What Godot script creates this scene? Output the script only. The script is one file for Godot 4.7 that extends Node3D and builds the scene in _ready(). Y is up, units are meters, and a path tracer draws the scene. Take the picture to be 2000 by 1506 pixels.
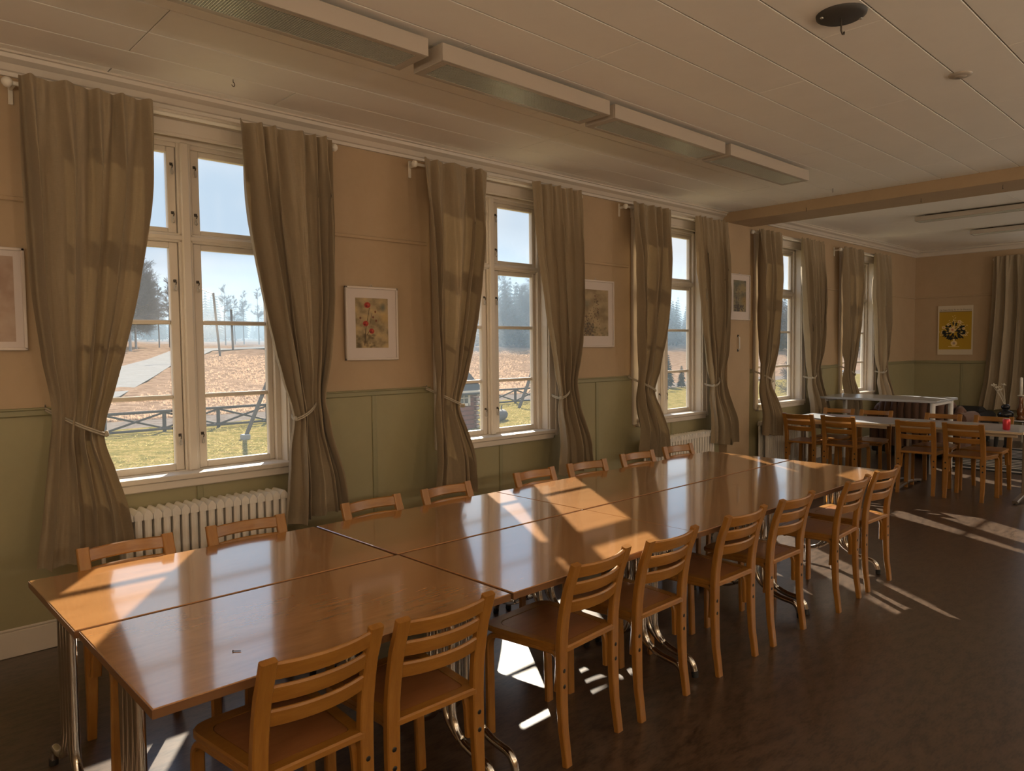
extends Node3D
# A long, sunlit dining hall in an old village school: window wall, tables, chairs, curtains.
# World: x runs along the window wall away from the camera, y up, z out of the window wall into the room (metres).

var used := {}
var M := {}
var rng := RandomNumberGenerator.new()
const WX := [1.11, 3.60, 6.09, 8.53, 11.02]        # window centres along the wall
const CEIL := 3.11
const CEIL_FAR := 3.2
const X0 := -2.4
const X1 := 13.5
const Z1 := 7.2
const GROUND := -1.5
const FILL_LAMP := 1.6                                   # energy of the unseen pendants added as fill light

# ------------------------------------------------------------------ naming
func numbered(called: String) -> String:
	var n: int = used.get(called, 0)
	used[called] = n + 1
	return called if n == 0 else "%s_%03d" % [called, n]

func thing(called: String, label: String, category: String, at := Vector3.ZERO, turn := 0.0, group := "") -> Node3D:
	var o := Node3D.new()
	o.name = numbered(called)
	add_child(o)
	o.position = at
	o.rotation.y = turn
	o.set_meta("label", label)
	o.set_meta("category", category)
	if group != "":
		o.set_meta("group", group)
	return o

func tag(o: Node, label: String, category: String, group := "") -> void:
	o.set_meta("label", label)
	o.set_meta("category", category)
	if group != "":
		o.set_meta("group", group)

func structure(called: String, label := "", category := "") -> Node3D:
	var o := Node3D.new()
	o.name = numbered(called)
	add_child(o)
	o.set_meta("kind", "structure")
	if label != "":
		o.set_meta("label", label)
		o.set_meta("category", category)
	return o

func part(called: String, mesh: Mesh, m: Material, parent: Node = null, at := Vector3.ZERO) -> MeshInstance3D:
	var o := MeshInstance3D.new()
	o.name = numbered(called) if parent == null else called
	o.mesh = mesh
	o.material_override = null
	for i in mesh.get_surface_count():
		o.set_surface_override_material(i, m)
	if parent == null:
		add_child(o)
	else:
		parent.add_child(o, true)
	o.position = at
	return o

func copy_of(src: Node3D, at: Vector3, turn: float, label: String) -> Node3D:
	var c: Node3D = src.duplicate()
	var base: String = src.name
	c.name = numbered(base)
	add_child(c)
	c.position = at
	c.rotation.y = turn
	c.set_meta("label", label)
	return c

# ------------------------------------------------------------------ shapes
func begin() -> SurfaceTool:
	var st := SurfaceTool.new()
	st.begin(Mesh.PRIMITIVE_TRIANGLES)
	st.set_smooth_group(-1)
	return st

func done(st: SurfaceTool) -> ArrayMesh:
	st.generate_normals()
	return st.commit()

func tri(st: SurfaceTool, a: Vector3, b: Vector3, c: Vector3) -> void:
	st.add_vertex(a)
	st.add_vertex(c)
	st.add_vertex(b)

func quad(st: SurfaceTool, a: Vector3, b: Vector3, c: Vector3, d: Vector3) -> void:
	# a b c d run counter-clockwise seen from outside
	tri(st, a, b, c)
	tri(st, a, c, d)

func box(st: SurfaceTool, lo: Vector3, hi: Vector3, bevel := 0.0, xf := Transform3D()) -> void:
	st.set_smooth_group(-1)
	if bevel <= 0.0:
		var p := []
		for i in 8:
			p.append(xf * Vector3(hi.x if i & 1 else lo.x, hi.y if i & 2 else lo.y, hi.z if i & 4 else lo.z))
		quad(st, p[4], p[5], p[7], p[6])
		quad(st, p[1], p[0], p[2], p[3])
		quad(st, p[5], p[1], p[3], p[7])
		quad(st, p[0], p[4], p[6], p[2])
		quad(st, p[6], p[7], p[3], p[2])
		quad(st, p[0], p[1], p[5], p[4])
		return
	# chamfered box: every face inset, edges and corners cut
	var c := (lo + hi) * 0.5
	var h := (hi - lo) * 0.5
	var b: float = min(bevel, min(h.x, min(h.y, h.z)) * 0.9)
	var f := func(ax: int, sx: int, sy: int, sz: int) -> Vector3:
		var v := Vector3(sx * (h.x - b), sy * (h.y - b), sz * (h.z - b))
		if ax == 0: v.x = sx * h.x
		elif ax == 1: v.y = sy * h.y
		else: v.z = sz * h.z
		return xf * (c + v)
	for s in [-1, 1]:
		var q := [f.call(0, s, -1, 1), f.call(0, s, -1, -1), f.call(0, s, 1, -1), f.call(0, s, 1, 1)]
		quad_s(st, q, s > 0)
		q = [f.call(1, -1, s, 1), f.call(1, 1, s, 1), f.call(1, 1, s, -1), f.call(1, -1, s, -1)]
		quad_s(st, q, s > 0)
		q = [f.call(2, -1, -1, s), f.call(2, 1, -1, s), f.call(2, 1, 1, s), f.call(2, -1, 1, s)]
		quad_s(st, q, s > 0)
	for s in [-1, 1]:
		for t in [-1, 1]:
			# edges along x, y and z
			quad_s(st, [f.call(1, -1, s, t), f.call(2, -1, s, t), f.call(2, 1, s, t), f.call(1, 1, s, t)], s * t > 0)
			quad_s(st, [f.call(2, s, -1, t), f.call(0, s, -1, t), f.call(0, s, 1, t), f.call(2, s, 1, t)], s * t > 0)
			quad_s(st, [f.call(0, s, t, -1), f.call(1, s, t, -1), f.call(1, s, t, 1), f.call(0, s, t, 1)], s * t > 0)
	for sx in [-1, 1]:
		for sy in [-1, 1]:
			for sz in [-1, 1]:
				var a: Vector3 = f.call(0, sx, sy, sz)
				var e: Vector3 = f.call(1, sx, sy, sz)
				var g: Vector3 = f.call(2, sx, sy, sz)
				if sx * sy * sz > 0: tri(st, a, e, g)
				else: tri(st, a, g, e)

func quad_s(st: SurfaceTool, q: Array, ccw: bool) -> void:
	if ccw: quad(st, q[0], q[1], q[2], q[3])
	else: quad(st, q[0], q[3], q[2], q[1])

func box_mesh(lo: Vector3, hi: Vector3, bevel := 0.0) -> ArrayMesh:
	var st := begin()
	box(st, lo, hi, bevel)
	return done(st)

func rect_profile(w: float, t: float, b := 0.004) -> PackedVector2Array:
	var x := w * 0.5
	var y := t * 0.5
	return PackedVector2Array([Vector2(-x + b, -y), Vector2(x - b, -y), Vector2(x, -y + b), Vector2(x, y - b), Vector2(x - b, y), Vector2(-x + b, y), Vector2(-x, y - b), Vector2(-x, -y + b)])

# Sweeps a closed profile along a path. Profile u runs along `side`, v along tangent x side.
func sweep(st: SurfaceTool, path: Array, side: Vector3, prof: PackedVector2Array, scales: Array = [], smooth_round := false) -> void:
	var n := prof.size()
	var rings := []
	for i in path.size():
		var t: Vector3 = (path[min(i + 1, path.size() - 1)] - path[max(i - 1, 0)]).normalized()
		var v := t.cross(side).normalized()
		var u := v.cross(t).normalized()
		var k: Vector2 = Vector2.ONE
		if scales.size() > i: k = scales[i]
		var ring := []
		for q in prof:
			ring.append(path[i] + u * q.x * k.x + v * q.y * k.y)
		rings.append(ring)
	for j in n:
		st.set_smooth_group(1 if smooth_round else j + 1)
		var j2 := (j + 1) % n
		for i in path.size() - 1:
			quad(st, rings[i][j], rings[i][j2], rings[i + 1][j2], rings[i + 1][j])
	st.set_smooth_group(-1)
	var a: Array = rings[0]
	var z: Array = rings[-1]
	for j in range(1, n - 1):
		tri(st, a[0], a[j + 1], a[j])
		tri(st, z[0], z[j], z[j + 1])

func circle(r: float, n := 10) -> PackedVector2Array:
	var p := PackedVector2Array()
	for i in n:
		p.append(Vector2(cos(TAU * i / n), sin(TAU * i / n)) * r)
	return p

func tube(st: SurfaceTool, path: Array, r: float, n := 10, radii: Array = []) -> void:
	# parallel-transported round tube
	var t0: Vector3 = (path[1] - path[0]).normalized()
	var u := t0.cross(Vector3(0.31, 0.87, 0.39)).normalized()
	var rings := []
	for i in path.size():
		var t: Vector3 = (path[min(i + 1, path.size() - 1)] - path[max(i - 1, 0)]).normalized()
		u = (u - t * u.dot(t)).normalized()
		var v := t.cross(u)
		var rr: float = radii[i] if radii.size() > i else r
		var ring := []
		for k in n:
			var a := TAU * k / n
			ring.append(path[i] + (u * cos(a) + v * sin(a)) * rr)
		rings.append(ring)
	st.set_smooth_group(1)
	for i in path.size() - 1:
		for k in n:
			var k2 := (k + 1) % n
			quad(st, rings[i][k], rings[i][k2], rings[i + 1][k2], rings[i + 1][k])
	st.set_smooth_group(-1)
	for k in range(1, n - 1):
		tri(st, rings[0][0], rings[0][k + 1], rings[0][k])
		tri(st, rings[-1][0], rings[-1][k], rings[-1][k + 1])

func tube_mesh(path: Array, r: float, n := 10, radii: Array = []) -> ArrayMesh:
	var st := begin()
	tube(st, path, r, n, radii)
	return done(st)

func lathe(st: SurfaceTool, prof: Array, n := 20, at := Vector3.ZERO, sharp := false) -> void:
	# prof: Vector2(radius, height) from bottom to top
	for i in prof.size() - 1:
		st.set_smooth_group(i + 2 if sharp else 1)
		for k in n:
			var a := TAU * k / n
			var b := TAU * (k + 1) / n
			var p: Vector2 = prof[i]
			var q: Vector2 = prof[i + 1]
			var v0 := at + Vector3(cos(a) * p.x, p.y, -sin(a) * p.x)
			var v1 := at + Vector3(cos(b) * p.x, p.y, -sin(b) * p.x)
			var v2 := at + Vector3(cos(b) * q.x, q.y, -sin(b) * q.x)
			var v3 := at + Vector3(cos(a) * q.x, q.y, -sin(a) * q.x)
			if p.x > 1e-5: tri(st, v0, v1, v2)
			if q.x > 1e-5: tri(st, v0, v2, v3)

func lathe_mesh(prof: Array, n := 20, sharp := false) -> ArrayMesh:
	var st := begin()
	lathe(st, prof, n, Vector3.ZERO, sharp)
	return done(st)

# Extrudes a polygon (x, y in its own plane, counter-clockwise) along z from z0 to z1.
func extrude(st: SurfaceTool, poly: PackedVector2Array, z0: float, z1: float, xf := Transform3D()) -> void:
	st.set_smooth_group(-1)
	var idx := Geometry2D.triangulate_polygon(poly)
	for k in range(0, idx.size(), 3):
		var a := poly[idx[k]]
		var b := poly[idx[k + 1]]
		var c := poly[idx[k + 2]]
		if (b - a).cross(c - a) < 0:
			var s := b
			b = c
			c = s
		tri(st, xf * Vector3(a.x, a.y, z1), xf * Vector3(b.x, b.y, z1), xf * Vector3(c.x, c.y, z1))
		tri(st, xf * Vector3(a.x, a.y, z0), xf * Vector3(c.x, c.y, z0), xf * Vector3(b.x, b.y, z0))
	for i in poly.size():
		var p := poly[i]
		var q := poly[(i + 1) % poly.size()]
		quad(st, xf * Vector3(p.x, p.y, z0), xf * Vector3(q.x, q.y, z0), xf * Vector3(q.x, q.y, z1), xf * Vector3(p.x, p.y, z1))

func rounded(pts: Array, radii: Array, seg := 5) -> PackedVector2Array:
	var out := PackedVector2Array()
	var n := pts.size()
	for i in n:
		var p: Vector2 = pts[i]
		var a: Vector2 = (pts[(i - 1 + n) % n] - p).normalized()
		var b: Vector2 = (pts[(i + 1) % n] - p).normalized()
		var r: float = radii[i]
		if r <= 0.0:
			out.append(p)
			continue
		for k in seg + 1:
			var t := float(k) / seg
			out.append((p + a * r) * (1 - t) * (1 - t) + p * 2 * t * (1 - t) + (p + b * r) * t * t)
	return out

func arc_path(pts: Array, radii: Array, seg := 6) -> Array:
	# open polyline with its inner corners rounded
	var out := [pts[0]]
	for i in range(1, pts.size() - 1):
		var p: Vector3 = pts[i]
		var a: Vector3 = (pts[i - 1] - p).normalized()
		var b: Vector3 = (pts[i + 1] - p).normalized()
		var r: float = radii[i - 1]
		for k in seg + 1:
			var t := float(k) / seg
			out.append((p + a * r) * (1 - t) * (1 - t) + p * 2 * t * (1 - t) + (p + b * r) * t * t)
	out.append(pts[-1])
	return out

# ------------------------------------------------------------------ materials
func lin(r: float, g: float, b: float, a := 1.0) -> Color:
	var c := Color(r, g, b).linear_to_srgb()
	c.a = a
	return c

func plain(called: String, c: Color, rough := 0.6, metal := 0.0, spec := 0.5) -> StandardMaterial3D:
	var m := StandardMaterial3D.new()
	m.resource_name = called
	m.albedo_color = c
	m.roughness = rough
	m.metallic = metal
	m.metallic_specular = spec
	M[called] = m
	return m

func noise_bytes(seed_: int, freq: float, octaves: int, size: int) -> PackedByteArray:
	var n := FastNoiseLite.new()
	n.seed = seed_
	n.noise_type = FastNoiseLite.TYPE_SIMPLEX_SMOOTH
	n.frequency = freq
	n.fractal_octaves = octaves
	var im := n.get_seamless_image(size, size)
	im.convert(Image.FORMAT_L8)
	return im.get_data()

# Colour texture: two noise layers, each stretched, mixed between three linear colours.
func mixed(size: int, s1: Array, s2: Array, lo: Color, mid: Color, hi: Color, contrast := 1.0, turn := false) -> ImageTexture:
	# s: [seed, frequency, octaves, x multiple, y multiple, weight]
	var a := noise_bytes(s1[0], s1[1], s1[2], size)
	var b := noise_bytes(s2[0], s2[1], s2[2], size)
	var im := Image.create(size, size, false, Image.FORMAT_RGB8)
	var data := PackedByteArray()
	data.resize(size * size * 3)
	var ramp := []
	for i in 256:
		var t := clampf((i / 255.0 - 0.5) * contrast + 0.5, 0, 1)
		var c: Color = lo.lerp(mid, t * 2) if t < 0.5 else mid.lerp(hi, t * 2 - 1)
		c = c.linear_to_srgb()
		ramp.append([int(clampf(c.r, 0, 1) * 255), int(clampf(c.g, 0, 1) * 255), int(clampf(c.b, 0, 1) * 255)])
	var wsum: float = s1[5] + s2[5]
	for y in size:
		for x in size:
			var u := y if turn else x
			var v := x if turn else y
			var va: int = a[((v * int(s1[4])) % size) * size + (u * int(s1[3])) % size]
			var vb: int = b[((v * int(s2[4])) % size) * size + (u * int(s2[3])) % size]
			var c: Array = ramp[clampi(int((va * s1[5] + vb * s2[5]) / wsum), 0, 255)]
			var k := (y * size + x) * 3
			data[k] = c[0]
			data[k + 1] = c[1]
			data[k + 2] = c[2]
	im.set_data(size, size, false, Image.FORMAT_RGB8, data)
	return ImageTexture.create_from_image(im)

func triplanar(m: StandardMaterial3D, tex: Texture2D, scale: float, world := false) -> void:
	m.albedo_texture = tex
	m.uv1_triplanar = true
	m.uv1_world_triplanar = world
	m.uv1_triplanar_sharpness = 4.0
	m.uv1_scale = Vector3(scale, scale, scale)

func relief(m: StandardMaterial3D, seed_: int, freq: float, amount: float) -> void:
	var n := FastNoiseLite.new()
	n.seed = seed_
	n.frequency = freq
	n.fractal_octaves = 3
	var im := n.get_seamless_image(256, 256)
	m.heightmap_enabled = true
	m.heightmap_texture = ImageTexture.create_from_image(im)
	m.heightmap_scale = amount

func make_materials() -> void:
	var W := Color.WHITE
	plain("white_paint", lin(0.6, 0.56, 0.49), 0.42)
	plain("trim_white", lin(0.60, 0.535, 0.45), 0.4)
	plain("wall_beige", W, 0.75)
	triplanar(M.wall_beige, mixed(256, [11, 0.02, 3, 1, 1, 1.0], [12, 0.12, 2, 1, 1, 0.5], Color(0.418, 0.300, 0.182), Color(0.436, 0.316, 0.193), Color(0.453, 0.328, 0.203), 1.0), 0.6, true)
	plain("wall_green", W, 0.6)
	triplanar(M.wall_green, mixed(256, [13, 0.02, 3, 1, 1, 1.0], [14, 0.12, 2, 1, 1, 0.5], Color(0.290, 0.253, 0.136), Color(0.304, 0.266, 0.143), Color(0.318, 0.278, 0.150), 1.0), 0.6, true)
	plain("rail_green", lin(0.26, 0.235, 0.125), 0.5)
	plain("ceiling_paint", W, 0.7)
	triplanar(M.ceiling_paint, mixed(256, [15, 0.02, 3, 1, 1, 1.0], [16, 0.1, 2, 1, 1, 0.4], Color(0.902, 0.860, 0.786), Color(0.924, 0.882, 0.809), Color(0.941, 0.899, 0.826), 1.0), 0.4, true)
	plain("groove", lin(0.10, 0.075, 0.05), 0.9)
	# brown marbled linoleum
	var fl := plain("linoleum", W, 0.3, 0.0, 0.5)
	triplanar(fl, mixed(1024, [21, 0.010, 6, 1, 3, 1.0], [22, 0.035, 5, 1, 4, 1.0], Color(0.027, 0.015, 0.009), Color(0.068, 0.041, 0.025), Color(0.089, 0.056, 0.036), 2.3), 0.6, true)
	fl.clearcoat_enabled = true
	fl.clearcoat = 0.5
	fl.clearcoat_roughness = 0.33
	# lacquered birch: table tops, chairs
	var tb := plain("table_wood", W, 0.15, 0.0, 0.707)
	triplanar(tb, mixed(512, [31, 0.008, 4, 1, 6, 1.0], [32, 0.03, 3, 1, 5, 0.4], Color(0.285, 0.128, 0.041), Color(0.368, 0.174, 0.061), Color(0.432, 0.212, 0.078), 0.8), 0.8)
	tb.clearcoat_enabled = true
	tb.clearcoat = 1.0
	tb.clearcoat_roughness = 0.07
	plain("table_edge", lin(0.16, 0.075, 0.03), 0.4)
	var ch := [Color(0.242, 0.100, 0.015), Color(0.289, 0.124, 0.020), Color(0.334, 0.152, 0.028)]
	var cv := plain("chair_wood_upright", W, 0.34)
	triplanar(cv, mixed(256, [34, 0.01, 4, 1, 6, 1.0], [35, 0.05, 3, 1, 8, 0.5], ch[0], ch[1], ch[2], 1.2, true), 2.0)
	var cw := plain("chair_wood", W, 0.32)
	triplanar(cw, mixed(256, [34, 0.01, 4, 1, 6, 1.0], [35, 0.05, 3, 1, 8, 0.5], ch[0], ch[1], ch[2], 1.2), 2.0)
	var cs := plain("seat_wood", W, 0.3)
	triplanar(cs, mixed(256, [36, 0.01, 4, 1, 5, 1.0], [37, 0.05, 3, 1, 6, 0.5], Color(0.236, 0.088, 0.030), Color(0.275, 0.110, 0.038), Color(0.308, 0.127, 0.046), 1.0), 2.0)
	plain("bolt", lin(0.03, 0.028, 0.026), 0.4, 0.6)
	plain("chrome", lin(0.78, 0.76, 0.73), 0.13, 1.0)
	plain("rubber", lin(0.02, 0.02, 0.02), 0.7)
	# curtains: unlined linen
	var cu := plain("curtain_linen", W, 0.85, 0.0, 0.3)
	triplanar(cu, mixed(256, [41, 0.05, 3, 1, 10, 1.0], [42, 0.05, 3, 10, 1, 1.0], Color(0.288, 0.224, 0.144), Color(0.314, 0.245, 0.159), Color(0.341, 0.266, 0.174), 1.3), 1.6)
	cu.backlight_enabled = true
	cu.backlight = Color(0.26, 0.235, 0.19)
	cu.rim_enabled = true
	cu.rim = 0.25
	cu.rim_tint = 0.8
	plain("rope", lin(0.42, 0.36, 0.27), 0.8)
	plain("rod_white", lin(0.75, 0.7, 0.6), 0.4)
	plain("radiator_enamel", lin(0.70, 0.65, 0.57), 0.35)
	var gl := plain("window_glass", lin(0.70, 0.86, 1.0, 0.03), 0.17)
	gl.transparency = BaseMaterial3D.TRANSPARENCY_ALPHA
	plain("iron", lin(0.10, 0.085, 0.07), 0.5, 0.8)
	plain("zinc", lin(0.45, 0.43, 0.40), 0.35, 0.9)
	plain("fixture_white", lin(0.46, 0.40, 0.33), 0.4)
	plain("louvre_metal", lin(0.84, 0.84, 0.76), 0.3, 0.7)
	plain("reflector", lin(0.6, 0.6, 0.55), 0.2, 0.9)
	plain("dark_plate", lin(0.055, 0.05, 0.045), 0.6)
	plain("frame_white", lin(0.60, 0.52, 0.45), 0.4)
	plain("mat_board", lin(0.62, 0.545, 0.50), 0.9)
	plain("grey_top", lin(0.40, 0.42, 0.45), 0.22, 0.0, 0.6)
	plain("light_wood_edge", lin(0.55, 0.42, 0.27), 0.5)
	plain("steel_worn", lin(0.42, 0.36, 0.29), 0.3, 1.0)
	plain("leg_white", lin(0.72, 0.71, 0.68), 0.4)
	var ve := plain("brown_velvet", lin(0.10, 0.045, 0.024), 0.8)
	ve.rim_enabled = true
	ve.rim = 0.8
	ve.rim_tint = 0.4
	plain("black_fabric", lin(0.012, 0.011, 0.011), 0.85)
	plain("black_glaze", lin(0.012, 0.012, 0.013), 0.15)
	plain("amber_glass", lin(0.16, 0.055, 0.015), 0.12)
	plain("candle_wax", lin(0.72, 0.68, 0.58), 0.5)
	plain("dried_flower", lin(0.62, 0.56, 0.44), 0.9)
	plain("plant_green", lin(0.035, 0.085, 0.03), 0.6)
	plain("can_red", lin(0.52, 0.025, 0.035), 0.28, 0.3)
	plain("can_metal", lin(0.7, 0.7, 0.7), 0.25, 1.0)
	plain("can_label", lin(0.62, 0.6, 0.58), 0.4)
	plain("rug_black", lin(0.02, 0.019, 0.018), 0.95)
	plain("rug_white", lin(0.5, 0.48, 0.44), 0.95)
	plain("paper", lin(0.62, 0.56, 0.47), 0.9)
	# outdoors
	var la := plain("lawn_grass", W, 1.0, 0.0, 0.0)
	triplanar(la, mixed(512, [51, 0.015, 5, 1, 1, 1.0], [52, 0.09, 3, 1, 1, 1.0], Color(0.073, 0.072, 0.020), Color(0.165, 0.131, 0.038), Color(0.257, 0.182, 0.079), 2.0), 0.22, true)
	var fi := plain("field_stubble", W, 1.0, 0.0, 0.0)
	triplanar(fi, mixed(512, [53, 0.012, 5, 1, 2, 1.0], [54, 0.08, 3, 1, 2, 1.0], Color(0.099, 0.062, 0.041), Color(0.203, 0.133, 0.091), Color(0.286, 0.200, 0.144), 2.0), 0.12, true)
	var ro := plain("road_asphalt", W, 1.0, 0.0, 0.0)
	triplanar(ro, mixed(256, [55, 0.02, 4, 1, 4, 1.0], [56, 0.1, 3, 1, 1, 0.6], Color(0.189, 0.186, 0.182), Color(0.222, 0.219, 0.216), Color(0.258, 0.255, 0.252), 1.5), 0.1, true)
	var gr := plain("path_gravel", W, 1.0, 0.0, 0.0)
	triplanar(gr, mixed(256, [57, 0.03, 4, 1, 1, 1.0], [58, 0.15, 3, 1, 1, 1.0], Color(0.093, 0.074, 0.067), Color(0.146, 0.123, 0.110), Color(0.187, 0.162, 0.146), 1.6), 0.2, true)
	for q in [["grass_blade", lin(0.17, 0.145, 0.065)], ["straw", lin(0.19, 0.138, 0.10)]]:
		var gm := plain(q[0], q[1], 1.0, 0.0, 0.0)
		gm.backlight_enabled = true
		gm.backlight = q[1] * 1.6
	plain("fence_wood", lin(0.055, 0.045, 0.042), 0.9)
	plain("pole_wood", lin(0.11, 0.095, 0.085), 0.9)
	plain("bark", lin(0.15, 0.14, 0.145), 1.0, 0.0, 0.0)
	plain("birch_bark", lin(0.30, 0.29, 0.28), 0.9)
	plain("conifer", lin(0.045, 0.066, 0.07), 1.0, 0.0, 0.0)
	plain("red_paint", lin(0.17, 0.042, 0.034), 0.9)
	plain("roof_felt", lin(0.035, 0.04, 0.045), 0.9)
	plain("dark_glass", lin(0.03, 0.035, 0.04), 0.1)
	plain("log_end", lin(0.33, 0.28, 0.23), 0.9)
	plain("log_grey", lin(0.09, 0.085, 0.09), 0.9)
	plain("foundation", lin(0.3, 0.29, 0.27), 0.9)
	var op := plain("fill_lamp_opal", lin(0.85, 0.78, 0.66), 0.4)  # glowing opal of the added fill pendants
	op.emission_enabled = true
	op.emission = Color(1.0, 0.8, 0.55)
	op.emission_energy_multiplier = 1.2

# ------------------------------------------------------------------ camera, sky, sun
func camera_sky_sun() -> void:
	var cam := Camera3D.new()
	cam.name = "camera"
	var fwd := Vector3(0.68449423, -0.05079254, -0.7272467)
	var right := Vector3(0.72778474, -0.01039743, 0.68572682)
	var up := Vector3(0.0423913, 0.9986551, -0.02984905)
	cam.transform = Transform3D(Basis(right, up, -fwd).orthonormalized(), Vector3(-0.54004656, 1.588, 4.554722))
	cam.fov = 2.0 * rad_to_deg(atan(753.0 / 1431.25))
	cam.near = 0.05
	cam.far = 600.0
	cam.current = true
	add_child(cam)

	var e := Environment.new()
	e.background_mode = Environment.BG_SKY
	e.tonemap_mode = Environment.TONE_MAPPER_LINEAR
	e.tonemap_exposure = 1.0
	e.sdfgi_enabled = true
	e.ssao_enabled = true
	e.ssil_enabled = true
	e.volumetric_fog_enabled = true
	e.volumetric_fog_density = 0.0
	# hazy spring sky with thin cloud, the same all round
	var w := 1024
	var h := 512
	var n := FastNoiseLite.new()
	n.seed = 5
	n.frequency = 1.0
	n.fractal_octaves = 5
	var im := Image.create(w, h, false, Image.FORMAT_RGBF)
	for y in h:
		var el := PI * (0.5 - (y + 0.5) / h)
		var s := sin(el)
		for x in w:
			var az := TAU * x / w
			var d := Vector3(cos(az) * cos(el), s, sin(az) * cos(el))
			var q := d / (0.28 + absf(s))
			var c := clampf(n.get_noise_3d(q.x * 0.9, q.y * 2.0, q.z * 0.9) * 2.4 + 0.45, 0, 1)
			c *= 0.85
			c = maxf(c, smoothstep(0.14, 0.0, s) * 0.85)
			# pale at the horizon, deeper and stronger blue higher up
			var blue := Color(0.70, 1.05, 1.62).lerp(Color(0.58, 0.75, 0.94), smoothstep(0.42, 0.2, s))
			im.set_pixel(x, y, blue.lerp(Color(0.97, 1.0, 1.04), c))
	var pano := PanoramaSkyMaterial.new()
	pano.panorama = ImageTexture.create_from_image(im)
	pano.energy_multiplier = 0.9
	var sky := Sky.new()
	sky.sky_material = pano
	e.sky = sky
	var we := WorldEnvironment.new()
	we.name = "environment"
	we.environment = e
	add_child(we)

	var sun := DirectionalLight3D.new()
	sun.name = "sun"
	var dir := Vector3(-0.70, -0.6175, 1.0).normalized()
	sun.basis = Basis.looking_at(dir, Vector3.UP)
	sun.light_energy = 6.0
	sun.light_color = Color(1.0, 0.95, 0.86)
	sun.light_angular_distance = 0.6
	sun.shadow_enabled = true
	add_child(sun)

# ------------------------------------------------------------------ the room
func wall_with_holes(st: SurfaceTool, a: float, b: float, y0: float, y1: float, holes: Array, place: Callable, depth: float) -> void:
	# holes: [centre, half width, low, high], sorted; place(lo, hi) -> adds a box for the range lo..hi along, y
	var x := a
	for hl in holes:
		var l: float = hl[0] - hl[1]
		var r: float = hl[0] + hl[1]
		if l > x: place.call(st, x, l, y0, y1)
		if hl[2] > y0: place.call(st, l, r, y0, hl[2])
		if hl[3] < y1: place.call(st, l, r, hl[3], y1)
		x = r
	if b > x: place.call(st, x, b, y0, y1)

const OPEN_HALF := 0.60
const OPEN_LO := 0.80
const OPEN_HI := 2.90

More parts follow.
